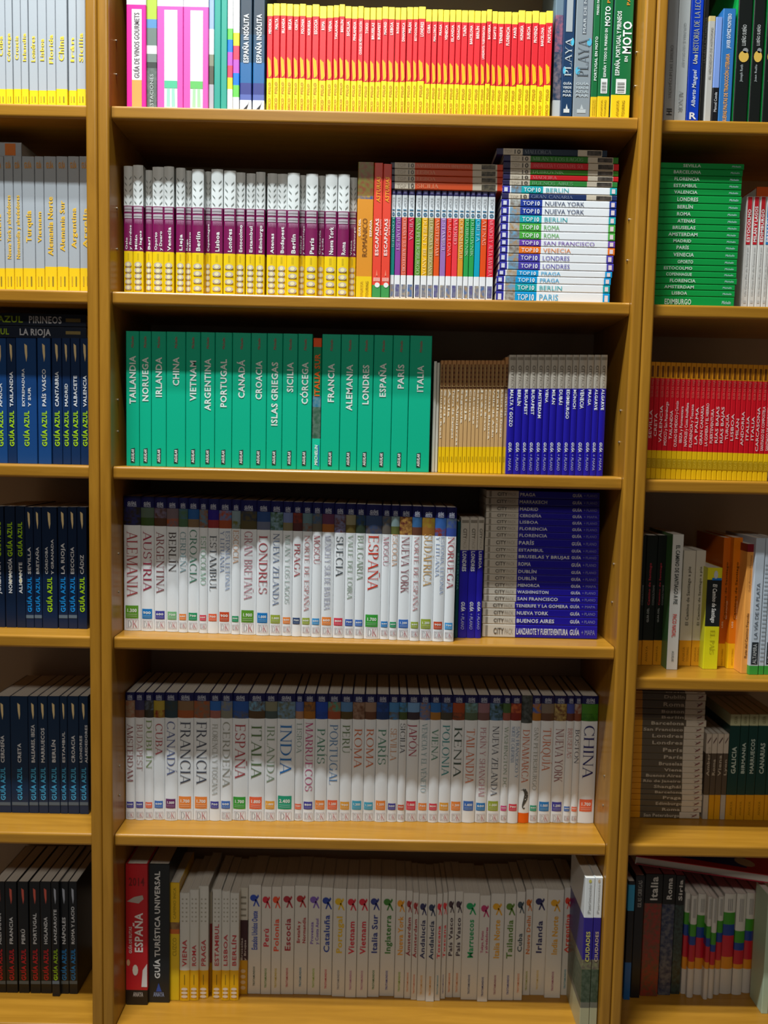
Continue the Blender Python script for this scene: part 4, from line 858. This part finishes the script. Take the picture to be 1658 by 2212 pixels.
A3 = [(-12,15.6,'ÁFRICA'),(16,35.8,'TAILANDIA'),(36.2,80,'EXTREMADURA|Y SUR'),(82,110.5,'PAÍS VASCO'),(113,134.4,'CANTABRIA'),(134.9,152.8,'MADRID'),(153.2,173.4,'ALBACETE'),(173.8,194,'VALENCIA')]
for i, (x0, x1, t) in enumerate(A3): azul(x0, x1, t, Z3, .050, 731, (879, 743), (888, 965), LIM, 'lime', i, 'third shelf', 0, base=('#14427c' if i in (0, 2, 3) else NVY))
zt3 = Z3+H(60, 731, .050, Z3)
for i, (y0, y1, t, dx) in enumerate(((731, 705, 'LA RIOJA', 0), (705, 677, 'PIRINEOS', 8))):
    za, zb = ZW(90, y0, .050), ZW(90, y1, .050)
    def f(b):
        L, w = b.h, b.w
        u = (42, 62)[i]; xa = XW(-100+dx, 700, .05)
        q = lambda px: XW(px, (y0+y1)/2, .05)-xa
        b.text(t, 'b', '#c8ccd2', 0, q(u), q(110 if i == 0 else 134), w*.55, 'up'); b.text('GUÍA AZUL', 'b', '#98b828', 0, q(-62), q(20 if i == 0 else 50), w*.5, 'up'); b.rect(-w*.14, w*.14, q(142), q(174), '#8a7a48')
    lie('blue_guide', 'dark navy guide titled '+t+' lying '+('on the standing navy row' if i == 0 else 'on top of another lying guide'), 'guidebook', 'navy guides lying on the third shelf', XW(-100+dx, 700, .05), XW(186, 700, .05), zt3+.0004+(0 if i == 0 else ZW(90,705,.05)-ZW(90,731,.05)), zb-za-.0003, .05, .13, 1, [(1, '#101c30')], f)
A4 = [(-15,8.4,'JORDANIA',LIM,1),(10,32.6,'NORMANDÍA',LIM,1),(33.6,53.4,'ALICANTE',LIM,1),(55.3,73.2,'SEVILLA',AZU,0),(73.6,90.7,'BRETAÑA',AZU,0),(91.2,124.2,'CÓRDOBA|Y GRANADA',LIM,0),(126,146.7,'LA RIOJA',AZU,0),(147.1,166.8,'ESCOCIA',AZU,0),(167.2,188,'CÁDIZ',LIM,0)]
s4l = DEP(90, 1357, Z4)
for i, (x0, x1, t, c, rv) in enumerate(A4):
    if rv: azul(x0, x1, t, Z4, s4l, 1094, (1282, 1300), (1128, 1203), c, 'lime', i, 'fourth shelf', 0, True, base='#0b1f3a')
    else: azul(x0, x1, t, Z4, s4l, 1096, (1241, 1106), (1247, 1323), c, 'lime' if c == LIM else 'bright blue', i, 'fourth shelf', 1336 if c == AZU else 0, base='#0b2242')
A5 = [(-10,23.6,'CERDEÑA'),(24,61.8,'CRETA'),(62.2,82.8,'BALEARES, IBIZA'),(83.2,103.8,'MARRUECOS'),(104.2,129.8,'BERLÍN'),(130.2,146.3,'ESTAMBUL'),(146.7,170.8,'CROACIA'),(171.2,191,'LONDRES|ALREDEDORES')]
s5l = DEP(90, 1757, Z5)
for i, (x0, x1, t) in enumerate(A5): azul(x0, x1, t, Z5, s5l, 1505, (1648, 1519), (1658, 1729), LAZ, 'pale blue', i, 'fifth shelf', 1740, base='#0e2c4c')
A6 = [(-12,12.6,'ALEMANIA',RED),(13,37.8,'FRANCIA',RED),(40,62.6,'PERÚ',RED),(65,87.6,'PORTUGAL',RED),(88,111.4,'HOLANDA',RED),(111.8,128.6,'LANZAROTE',LIM),(129,148.6,'NÁPOLES',AZU),(149,167.4,'ROMA Y LACIO',AZU)]
for i, (x0, x1, t, c) in enumerate(A6):
    s6 = DEP(90, 2152 if i == 5 else 2146, Z6)
    azul(x0, x1, t, Z6, s6, 1906, (2040, 1919), (2050, 2118), c, {RED:'red', LIM:'lime', AZU:'bright blue'}[c], i, 'bottom shelf', 2126, base='#0c141c', flame='#d86050' if c == RED else '#b8c0d0')

# ================================================================== RIGHT BOOKCASE
Z1r, Z2r, Z3r, Z4r, Z5r, Z6r = ZR[1:7]
s = .040; hq = lambda py, px=1530: H(px, py, s, Z1r)
def f(b):
    b.text('VADEMÉCUM DEL LIBRERO', 's', '#85888a', 0, hq(215), hq(100), b.w*.3, 'up'); b.text('HI', 'b', '#33363a', 0, hq(252), hq(236), b.w*.5, 'up')
one('reference_book', 'shaded grey book against the side panel on the top shelf of the green-stack bookcase', 'book', None, 1437, 1460, 150, s, Z1r, .26, .15, [(.4, '#a2a6a8')], f)
def f(b): b.text('AENOR', 'f', '#8a9092', 0, hq(244,1470), hq(198,1470), b.w*.36, 'down'); b.text('GUÍA PARA EL USO DE LA LEY', 's', '#a2a8aa', b.w*.05, hq(146,1470), hq(50,1470), b.w*.22, 'down')
one('reference_book', 'pale grey book lettered AENOR on the top shelf', 'book', None, 1460.3, 1485.5, 150, s, Z1r, .26, .15, [(.4, '#ccd2d2')], f)
def f(b):
    b.text('Alberto Manguel', 'b', '#d8e4f4', 0, hq(232,1500), hq(152,1500), b.w*.32, 'up', .2); b.text('Una', 'b', '#e8e8c8', 0, hq(140,1500), hq(119,1500), b.w*.34, 'up', .2); b.text('HISTORIA DE LA LECTURA', 'f', '#d8d88c', 0, hq(116,1500), hq(-30,1500), b.w*.44, 'up')
    b.text('R', 'b', '#f2f4f8', hq(251,1500), -b.w*.3, b.w*.32, .010, 'h')
one('history_book', 'bright blue book Una HISTORIA DE LA LECTURA with yellow letters on top shelf', 'book', None, 1486, 1513, 150, s, Z1r, .26, .15, [(.4, '#0a3fc4')], f)
one('novel', 'black-spined book between the bright blue book and a white one', 'book', None, 1513.4, 1525, 150, s+.004, Z1r, .24, .15, [(.4, '#1a1a18')], lambda b: b.text('LA VUELTA AL ATARDECER', 's', '#4a4840', 0, hq(135,1520), hq(35,1520), b.w*.4, 'up'))
one('novel', 'thin white book with yellowed head on the top shelf', 'book', None, 1525.4, 1540.2, 150, s, Z1r, hq(35,1533), .14, [(hq(46,1533), '#b9b7b0'), (.4, '#d0b878')], lambda b: b.text('EL VENDEDOR DE HISTORIAS', 's', '#77746c', 0, hq(172,1533), hq(60,1533), b.w*.34, 'up'))
one('novel', 'light blue book with black foot lettered Manuel Conde on top shelf', 'book', None, 1540.6, 1555, 150, s, Z1r, hq(37,1548), .14, [(hq(190,1548), '#16161a'), (.4, '#7c9ad8')], lambda b: b.text('Manuel Conde', 's', '#d4d6da', 0, hq(243,1548), hq(200,1548), b.w*.42, 'up'))
def f(b): b.text('NUEVAS PAUTAS DE TRADUCCIÓN LITERARIA', 'b', '#e8a238', 0, hq(266,1570), hq(117,1570), b.w*.3, 'up'); b.text('JAVIER GÓMEZ MONTERO', 'b', '#d8e0e8', 0, hq(105,1570), hq(30,1570), b.w*.28, 'up')
one('translation_book', 'medium blue book with orange lettering on translation on top shelf', 'book', None, 1555.4, 1583, 150, s, Z1r, hq(19,1570), .14, [(.4, '#2f70b0')], f)
for x0, x1, n1, q in ((1587.4,1618,'Joseph Roth','touching the blue translation book'),(1621,1646,'Juan Rulfo','second of the three'),(1650,1676,'José Ramos','cut off at the edge')):
    pc = (x0+x1)/2
    def f(b):
        w = b.w; b.text('LUEÑO SUEÑO', 's', '#d2d4d0', 0, hq(100,pc), hq(54,pc), w*.26, 'up'); b.text(n1, 'b', '#9aa0a0', -w*.08, hq(177,pc), hq(140,pc), w*.18, 'up')
        b.oval(w*.04, hq(123,pc), w*.36, .0085, '#d8b050', 14); b.oval(w*.14, hq(110,pc), w*.2, .004, '#8c8c8c')
    one('novel', 'black book with gold medallion and green cover '+q+' on top shelf', 'book', 'black medallion books', x0, x1, 150, s, Z1r, .255, .14, [(.4, '#121614')], f, side='#12a048')
# green lying stack
GS = ['EDIMBURGO','LISBOA','AMSTERDAM','FLORENCIA','COPENHAGUE','ESTOCOLMO','OPORTO','VENECIA','PARÍS','MADRID','AMSTERDAM','BRUSELAS','ATENAS','ROMA','BERLÍN','LONDRES','VALENCIA','ESTAMBUL','FLORENCIA','BARCELONA','SEVILLA']
GSY = [320+y/5.82 for y in (1955,1870,1790,1715,1632,1555,1478,1393,1300,1212,1135,1048,965,878,790,700,600,520,437,350,265,188)]
GSR = [1190,1198,1200,1225,1220,1225,1226,1235,1240,1250,1252,1262,1264,1262,1275,1285,1280,1284,1290,1300,1318]
GSA = [(315,655),(405,600),(315,690),(380,705),(335,660),(305,668),(480,678),(430,685),(465,625),(425,655),(368,735),(415,708),(480,705),(470,645),(475,678),(475,742),(440,730),(430,725),(440,755),(430,775),(552,775)]
def bl(it, xa, xb, z, th, i):
    ym = (GSY[i]+GSY[i+1])/2
    def f(b):
        q = lambda cx: XW(1380+cx/5.82, ym, .036)-xa
        b.text(it, 'b', '#cfe0d0', 0, q(GSA[i][0]), q(GSA[i][1]), b.w*.5, 'up'); e = GSR[i]
        b.text('Michelin', 's', '#c8d8e8', 0, q(e-155), q(e-40), b.w*.3, 'up', .2)
    lie('weekend_guide', 'green lying guide titled '+it+', '+ordinal(i+1)+' from the bottom of the green stack', 'guidebook', 'stack of green lying guides', xa, xb, z, th, .036, .10, 1, [(1, '#0a9440')], f)
XP = XR-W2+.003
def xleft(y): return CX
items = []
zb = Z2r
for i, t in enumerate(GS):
    pc = 1500; th = ZW(pc, GSY[i+1], .036)-(zb if i == 0 else ZW(pc, GSY[i], .036)); ym = (GSY[i]+GSY[i+1])/2
    bl(t, XP+.0015*(i % 3), XW(1380+GSR[i]/5.82, ym, .036), zb, th, i); zb += th
for i, (x0, x1, t, c, cn) in enumerate(((1605,1619.5,'ESTOCOLMO','#c4202c','red'),(1619.9,1634,'MILÁN Y LAGOS','#c4202c','red'),(1634.4,1648,'EDIMBURGO','#c02028','red'),(1648.4,1659.6,'BRETAÑA','#2f80c0','blue'),(1660,1672,'BERLÍN','#c4202c','red'))):
    s = .046; pc = (x0+x1)/2; hh = lambda py: H(pc, py, s, Z2r)
    def f(b):
        w = b.w; b.rect(-w*.32, w*.34, hh(529), hh(426), c); b.text(t, 'b', '#f0ece8', 0, hh(524), hh(524-min(78, len(t)*8)), w*.44, 'up', 0)
        b.text('Un Gran Fin de Semana en', 's', '#9a9a98', 0, hh(640), hh(535), w*.28, 'up'); b.rect(-w*.2, w*.2, hh(656), hh(650), '#b8b8b4')
    one('weekend_guide', 'white guide with '+cn+' head titled '+t+' beside the green stack', 'guidebook', 'white guides beside the green stack', x0, x1, 560, s, Z2r, hh(425), .11, [(.4, '#d0cec8')], f)
zt = Z2r+H(1630, 425, .046, Z2r)
def f(b): b.oval(0, b.h*.3, b.w*.36, .010, '#e8e4dc', 14); b.oval(0, b.h*.3, b.w*.2, .006, '#181818', 14, .0006)
lie('weekend_guide', 'orange guide lying across the white guides beside the green stack', 'guidebook', None, XW(1634, 410, .062), XW(1634, 410, .062)+.12, zt+.0004, .020, .062, .09, 1, [(1, '#d8581c')], f)
# red and yellow slim row
RT = ['SEVILLA','CRETA','VALENCIA','MOSCÚ y San Petersburgo','TAILANDIA','CIUDAD DE MÉXICO y Cancún','IBIZA y Formentera','NÁPOLES y Costa Amalfitana','FLORENCIA y Toscana','LA PALMA','GRAN CANARIA','LA GOMERA Y EL HIERRO','FUERTEVENTURA','RÍAS BAJAS','RÍAS BAJAS','TURQUÍA','LISBOA','MILÁN','ANDORRA','ITALIA','ITALIA','CARCASONA','SANTIAGO DE COMPOSTELA','SANTIAGO DE COMPOSTELA']
RE = [(870,1240),(915,1215),(815,1290),(765,1330),(880,1250),(755,1350),(825,1300),(780,1345),(800,1355),(840,1320),(815,1325),(785,1340),(860,1305),(825,1305),(830,1305),(925,1260),(925,1275),(980,1250),(895,1330),(955,1270),(960,1270),(840,1410),(830,1400),(795,1400)]
for i, t in enumerate(RT):
    x0 = 1398+i*11.05; x1 = x0+11.0; pc = (x0+x1)/2; s = .040; dy = (pc-1400)*.033; hh = lambda py: H(pc, py, s, Z3r)
    def f(b):
        w = b.w; a, e = 740+RE[i][0]/5.964, 740+RE[i][1]/5.964
        b.text(t, 's', '#ecd8d4', 0, hh(e), hh(a), w*.56, 'up')
        b.rect(-w*.26, w*.2, hh(814+dy), hh(790+dy), '#6a3a0c'); b.text('GUÍA DE VIAJE', 's', '#d06a5c', 0, hh(858+dy), hh(818+dy), w*.42, 'up')
        b.rect(-w*.5, w*.5, hh(1011+dy), hh(990+dy), '#b08c0c'); b.text('CLAVE', 's', '#e0bc30', 0, hh(1009+dy), hh(992+dy), w*.5, 'up')
    one('slim_guide', ordinal(i+1)+' slim red guide below the green stack, '+t, 'guidebook', 'slim red and yellow guides', x0, x1, 930, s, Z3r, hh(782+dy*.9), .10, [(hh(973+dy), '#e0b40c'), (hh(817+dy), '#c4101e'), (.4, '#c8800f')], f)
# fourth shelf of the right bookcase
def r4(x0, x1, yr, ybot, ytop):
    pc = (x0+x1)/2; s = DEP(pc, ybot, Z4r); return pc, s, (lambda py: H(pc, py, s, Z4r))
for i, (x0, x1) in enumerate(((1372,1390.5),(1391,1415),(1415.4,1434))):
    pc, s, hh = r4(x0, x1, 1300, 1437, 1157)
    def f(b):
        w = b.w; b.text('Camino de Santiago', 'b', '#a8323c', -w*.12, hh(1308), hh(1216), w*.2, 'up'); b.text('CONSÚLTAME', 's', '#8c908c', w*.28, hh(1308), hh(1264), w*.16, 'up'); b.text('GUÍA DEL', 's', '#b8bcb8', -w*.14, hh(1345), hh(1314), w*.18, 'up')
        b.text('ANAYA', 's', '#8a5c08', -w*.1, hh(1430), hh(1396), w*.2, 'up')
    one('pilgrim_guide', ordinal(i+1)+' black and amber guide standing on the fourth shelf beside the side panel', 'guidebook', 'black and amber pilgrim guides', x0, x1, 1300, s, Z4r, hh(1157), .10, [(hh(1384), '#d08a14'), (.4, '#151a16')], f)
pc, s, hh = r4(1446, 1470, 1300, 1447, 1155)
def f(b): b.text('EL CAMINO DE SANTIAGO A PIE', 'b', '#3c4440', 0, hh(1306), hh(1178), b.w*.36, 'down'); b.text('PACO NADAL', 'b', '#d0443c', 0, hh(1377), hh(1327), b.w*.36, 'down'); b.text('AGUILAR', 's', '#555a58', 0, hh(1430), hh(1407), b.w*.22, 'down')
one('walking_guide', 'white guide EL CAMINO DE SANTIAGO A PIE with green cover side', 'guidebook', None, 1446, 1470, 1300, s, Z4r, hh(1155), .12, [(.4, '#d4d2ca')], f, side='#4c7a44')
for i, (x0, x1) in enumerate(((1471,1498),(1498.4,1519.5))):
    pc, s, hh = r4(x0, x1, 1300, 1439, 1190)
    def f(b): b.text('El Camino de Santiago a pie', 'b', '#6c6658', 0, hh(1352), hh(1224), b.w*.24, 'up'); b.text('ANAYA', 's', '#a8741a', -b.w*.12, hh(1430), hh(1398), b.w*.2, 'up'); b.text('TOURING', 's', '#a8741a', b.w*.2, hh(1430), hh(1398), b.w*.18, 'up')
    one('walking_guide', ('wider' if i == 0 else 'narrower')+' cream guide with amber foot, El Camino de Santiago, on the fourth shelf', 'guidebook', 'cream walking guides', x0, x1, 1300, s, Z4r, hh(1190), .10, [(hh(1384), '#e09a1c'), (.4, '#cfc6b4')], f)
pc, s, hh = r4(1523, 1555, 1330, 1446, 1227)
def f(b):
    w = b.w; b.text('El Camino de Santiago', 'b', '#e0e2de', w*.04, hh(1346), hh(1262), w*.28, 'down', .15); b.text('EL PAÍS', 'f', '#a8a41a', w*.04, hh(1414), hh(1362), w*.3, 'down'); b.oval(w*.06, hh(1242), w*.14, .007, '#c8ccd0'); b.rect(-w*.18, w*.46, hh(1254), hh(1249), '#1a70c8')
one('walking_guide', 'yellow and black guide El Camino de Santiago amid orange and cream guides', 'guidebook', None, 1523, 1555, 1330, s, Z4r, hh(1227), .11, [(hh(1354), '#dcd81a'), (hh(1253), '#1e2224'), (.4, '#dcd420')], f, side='#d8d42a')
for i, (x0, x1, yb) in enumerate(((1556,1574.5,1440),(1577.4,1597,1445))):
    pc, s, hh = r4(x0, x1, 1300, yb, 1162)
    def f(b):
        w = b.w; b.text('Caminos de Santiago', 'b', '#6a3a08', 0, hh(1340), hh(1214), w*.24, 'up'); b.text('LOS', 'b', '#f0d8b0', -w*.2, hh(1357), hh(1343), w*.16, 'up'); b.text('EN COCHE', 'b', '#f0d8b0', w*.26, hh(1338), hh(1298), w*.18, 'up'); b.text('ANAYA TOURING', 's', '#b88414', 0, hh(1438), hh(1402), w*.2, 'up')
    one('driving_guide', ('darker narrow' if i == 0 else 'wide bright')+' orange guide Caminos de Santiago on the fourth shelf', 'guidebook', 'orange driving guides', x0, x1, 1300, s, Z4r, hh(1162), .12, [(hh(1391), '#f0bc14'), (.4, '#e27a0c' if i else '#c8620c')], f)
pc, s, hh = r4(1607.6, 1624, 1300, 1455, 1176)
def f(b): b.text('Ruta del Camino Francés', 'b', '#7a4a1c', 0, hh(1422), hh(1325), b.w*.34, 'up'); b.text('Luis Antonio Montes', 's', '#a06a38', 0, hh(1278), hh(1200), b.w*.26, 'up')
one('route_guide', 'thin pale orange guide Ruta del Camino Francés with dark red head', 'guidebook', None, 1607.6, 1624, 1300, s, Z4r, hh(1176), .12, [(hh(1193), '#eda04a'), (.4, '#7c1420')], f)
for i, (x0, x1, t) in enumerate(((1625,1646,'LA VÍA DE LA PLATA'),(1646.4,1658,''),(1658.4,1676,'ALTO ARAGÓN'))):
    pc, s, hh = r4(x0, x1, 1300, 1458, 1163)
    def f(b):
        if t: b.text(t, 's', '#3a4450', 0, hh(1382), hh(1260), b.w*.36, 'up'); b.rect(-b.w*.34, b.w*.36, hh(1436), hh(1388), '#2a3034'); b.text('ALTAMIRA', 's', '#c0c4c4', 0, hh(1434), hh(1392), b.w*.4, 'up', )
        else:
            for k in range(24): b.rect(-b.w*.4, b.w*.4, hh(1430-k*9), hh(1427-k*9), '#9aa4ac')
    one('route_guide', ('pale blue guide LA VÍA DE LA PLATA with green foot on the fourth shelf', 'ring-bound white guide with green foot beside LA VÍA DE LA PLATA', 'pale guide with dark panel cut off at the edge, fourth shelf')[i], 'guidebook', 'pale route guides with green feet', x0, x1, 1300, s, Z4r, hh(1163), .12, [(hh(1439), '#3a9a3c'), (.4, '#bcc6d0')], f)
# fifth shelf of the right bookcase: lying grey stack, then standing guides
QS = ['San Petersburgo','Roma','Edimburgo','Praga','Barcelona','Shanghái','Río de Janeiro','Buenos Aires','Viena','Bruselas','París','París','Londres','Londres','San Francisco','Barcelona','Berlín','Boston','Roma','Dublín','Oslo']
QY = [1470+y/5.214 for y in (1560,1490,1425,1358,1292,1235,1168,1110,1045,980,905,830,745,668,592,525,450,388,322,228,152,126)]
QT = [(255,660),(460,668),(390,690),(470,680),(380,690),(370,680),(250,675),(280,680),(490,690),(425,695),(480,700),(470,700),(350,700),(350,705),(255,705),(340,715),(455,715),(455,720),(475,720),(485,725),(500,725)]
QE = [885,905,910,915,912,915,915,918,918,920,922,925,930,935,938,962,945,950,952,962,950]
s5r = DEP(1450, 1470+1556/5.214, Z5r)
zb = Z5r
for i, t in enumerate(QS):
    pc = 1450; th = ZW(pc, QY[i+1], s5r)-ZW(pc, QY[i], s5r); ym = (QY[i]+QY[i+1])/2
    xa = XP+.002*(i % 2); xb = XW(1340+QE[i]/5.214, ym, s5r)
    def f(b):
        q = lambda cx: XW(1340+cx/5.214, ym, s5r)-xa
        b.text(t, 'b', '#c4b8a4', 0, q(QT[i][0]), q(QT[i][1]), b.w*.5, 'up')
        e = QE[i]; b.shape([(-b.w*.3, q(e-110)), (b.w*.1, q(e-60)), (b.w*.3, q(e-40)), (-b.w*.05, q(e-70))], '#4a3030'); b.shape([(b.w*.3, q(e-90)), (b.w*.1, q(e-85)), (-b.w*.3, q(e-35)), (-b.w*.1, q(e-30))], '#8a5450')
    L = xb-xa; fr = lambda cx: (XW(1340+cx/5.214, ym, s5r)-xa)/L
    lie('grey_guide', 'lying brown-grey guide titled '+t+', '+ordinal(i+1)+' from the bottom of the grey stack', 'guidebook', 'stack of lying brown-grey guides', xa, xb, zb, th, s5r, .10, 1, [(fr(min(245, 215+i*2)), '#d08a14'), (fr(QE[i]-225), '#5c5244'), (1, '#cdc2b0')], f)
    zb += th
for i, (x0, x1, t) in enumerate(((1522,1534,'Amberes'),(1534.4,1546.4,'Roma'),(1546.8,1559.6,'Viena'),(1560,1571,'Lyon'))):
    pc = (x0+x1)/2; s = s5r; hh = lambda py: H(pc, py, s, Z5r)
    def f(b):
        w = b.w; b.text(t, 'b', '#b8ac98', 0, hh(1676), hh(1676-len(t)*9), w*.5, 'up'); b.shape([(-w*.3, hh(1604)), (w*.3, hh(1592)), (w*.3, hh(1596)), (-w*.3, hh(1608))], '#5a3a38')
    one('grey_guide', 'short standing brown-grey guide titled '+t+' beside the grey stack', 'guidebook', 'short standing brown-grey guides', x0, x1, 1660, s, Z5r, hh(1586), .10, [(hh(1718), '#d89a10' if i in (1, 2) else '#b8b0a4'), (hh(1628), '#55483a'), (.4, '#cbbfae')], f)
for i, (x0, x1, t) in enumerate(((1571.4,1594,'GALICIA'),(1594.4,1612,'BIRMANIA'),(1612.4,1632,'MARRUECOS'),(1632.4,1655,'CANARIAS'),(1655.4,1674,'CABO VERDE'))):
    pc = (x0+x1)/2; s = s5r; hh = lambda py: H(pc, py, s, Z5r)
    def f(b):
        w = b.w; b.text(t, 'b', '#c0d0c4', 0, hh(1672), hh(1672-len(t)*8.4), w*.42, 'up'); b.text('ANAYA', 's', '#9c7008', 0, hh(1762), hh(1732), w*.24, 'up'); b.text('GUÍA', 's', '#8a8a60', 0, hh(1564), hh(1548), w*.3, 'up')
    one('dark_green_guide', 'dark green guide titled '+t+' with pale head and amber foot', 'guidebook', 'dark green guides with amber feet', x0, x1, 1660, s, Z5r, hh(1544), .12, [(hh(1718), '#d89810'), (hh(1568), '#0c3a34'), (.4, '#bcc096')], f)
# bottom shelf of the right bookcase
def r6(x0, x1, ybot):
    pc = (x0+x1)/2; s = DEP(pc, ybot, Z6r); return pc, s, (lambda py: H(pc, py, s, Z6r))
def pic(a, c): return photo(a, c)
for x0, x1, yb, yt, lab, bands, t, tp in (
    (1352,1366.5,2160,1905,'thin blue and black book against the side panel on bottom shelf',[(2080,'#1a5c98'),(1968,'#141418'),(1912,'#2f90b8'),(0,'#141418')],'',None),
    (1367,1387,2156,1892,'black book with faded white lettering on the bottom shelf',[(0,'#15161a')],'ISLAS GRIEGAS',(1902,1960)),
    (1388,1426,2152,1889,'black-headed red picture book titled Italia on the bottom shelf',[(1952,photo('#a03028','#6a4a34')),(0,'#131313')],'Italia',(1893,1946)),
    (1426.4,1454,2150,1890,'black-headed blue picture book titled Roma on the bottom shelf',[(1954,photo('#1c2c50','#6a6a70')),(0,'#131313')],'Roma',(1896,1944)),
    (1454.4,1474,2148,1892,'black-headed grey-green picture book titled Siria on the bottom shelf',[(1956,photo('#3c5450','#28302c')),(0,'#131313')],'Siria',(1900,1946))):
    pc, s, hh = r6(x0, x1, yb)
    one('picture_book', lab, 'book', 'dark picture books on the bottom shelf', x0, x1, 2020, s, Z6r, hh(yt), .11, [((hh(p) if p else .5), m) for p, m in bands],
        (lambda b: b.text(t, 'f' if t.isupper() else 'b', '#c8c4bc', 0, hh(tp[1]), hh(tp[0]), b.w*.4, 'up')) if t else None)
MP = [(1476,1489,1930,2148,0),(1489.4,1503,1936,2156,26),(1503.4,1523,1932,2150,6),(1525,1535,1938,2160,30),(1535.4,1547,1942,2158,44),(1547.4,1560,1938,2150,18),(1560.4,1585,1932,2148,0),(1587,1608,1932,2150,40),(1608.4,1628,1930,2146,14),(1628.4,1650,1928,2144,8)]
for i, (x0, x1, yt, yb, sh) in enumerate(MP):
    pc, s, hh = r6(x0, x1, yb)
    def f(b):
        for k in range(3): b.rect(-b.w*.2+k*b.w*.16, -b.w*.12+k*b.w*.16, hh(1968+sh*.6), hh(1942), '#8a8884')
    one('folded_map', ordinal(i+1)+' folded map with green, blue, red and orange bands on the bottom shelf', 'map', 'folded maps on the bottom shelf', x0, x1, 2030, s, Z6r, hh(yt), .10,
        [(hh(2094), '#c4beb6'), (hh(2068+sh*.4), '#d0841c'), (hh(2022+sh*.8), '#b81c30'), (hh(1998+sh), '#1c3c88'), (hh(1972+sh), '#3c8c24'), (.4, '#ccc8be')], f, bulge=.002)
pc, s, hh = r6(1652, 1668, 2190)
one('folded_map', 'pale green folder standing forward at the edge of the map row', 'map', None, 1653, 1668, 2030, s, Z6r, hh(1935), .045, [(.4, '#b8ccb0')])
# magazine lying slanted on the dark books and the maps
sm = .096
xa, za = P(1373, 1867, sm)
mroot = put('magazine', 'thick red and blue magazine lying slanted on the dark books and maps', 'magazine', None, (xa, sm, za), math.radians(7.2))
m = MB(); Lm, Dm, tm = .285, .115, .0145
m.box(0, Lm, .001, Dm, .0012, tm-.0012, paper_mat()); m.build('page_block', mroot)
m = MB(); m.box(-.002, Lm, -.001, Dm+.001, tm-.0012, tm, ink('#d81420')); m.build('front_cover', mroot)
m = MB(); m.box(-.002, Lm, -.001, Dm+.001, 0, .0012, ink('#b01838')); m.build('back_cover', mroot)
m = MB(); m.box(-.0022, -.0005, -.001, Dm+.001, .0012, tm-.0012, ink('#e4e2dc')); m.build('spine', mroot)
m = MB()
m.quad([(.04, .022, tm+.0003), (.20, .014, tm+.0003), (.22, .07, tm+.0003), (.05, .10, tm+.0003)], ink('#1c34b0'))
m.quad([(.245, .012, tm+.0004), (.283, .012, tm+.0004), (.283, .05, tm+.0004), (.255, .05, tm+.0004)], ink('#e8cc18'))
m.quad([(.205+.018*math.cos(k*.628), .035+.016*math.sin(k*.628), tm+.0005) for k in range(10)], ink('#ece8e4'))
m.quad([(.03+.008*math.cos(k*.628), .02+.006*math.sin(k*.628), tm+.0005) for k in range(10)], ink('#ece8e4'))
m.build('cover_print', mroot)

# ------------------------------------------------------------------ look-alikes that share a wording: say which one
by = {}
for o in LABELED: by.setdefault(o['label'], []).append(o)
for lab, os_ in by.items():
    if len(os_) < 2: continue
    os_.sort(key=lambda o: o.location.x)
    for k, o in enumerate(os_):
        o['label'] = (('leftmost ' if k == 0 else 'rightmost ') if len(os_) == 2 else ordinal(k+1)+' ')+lab
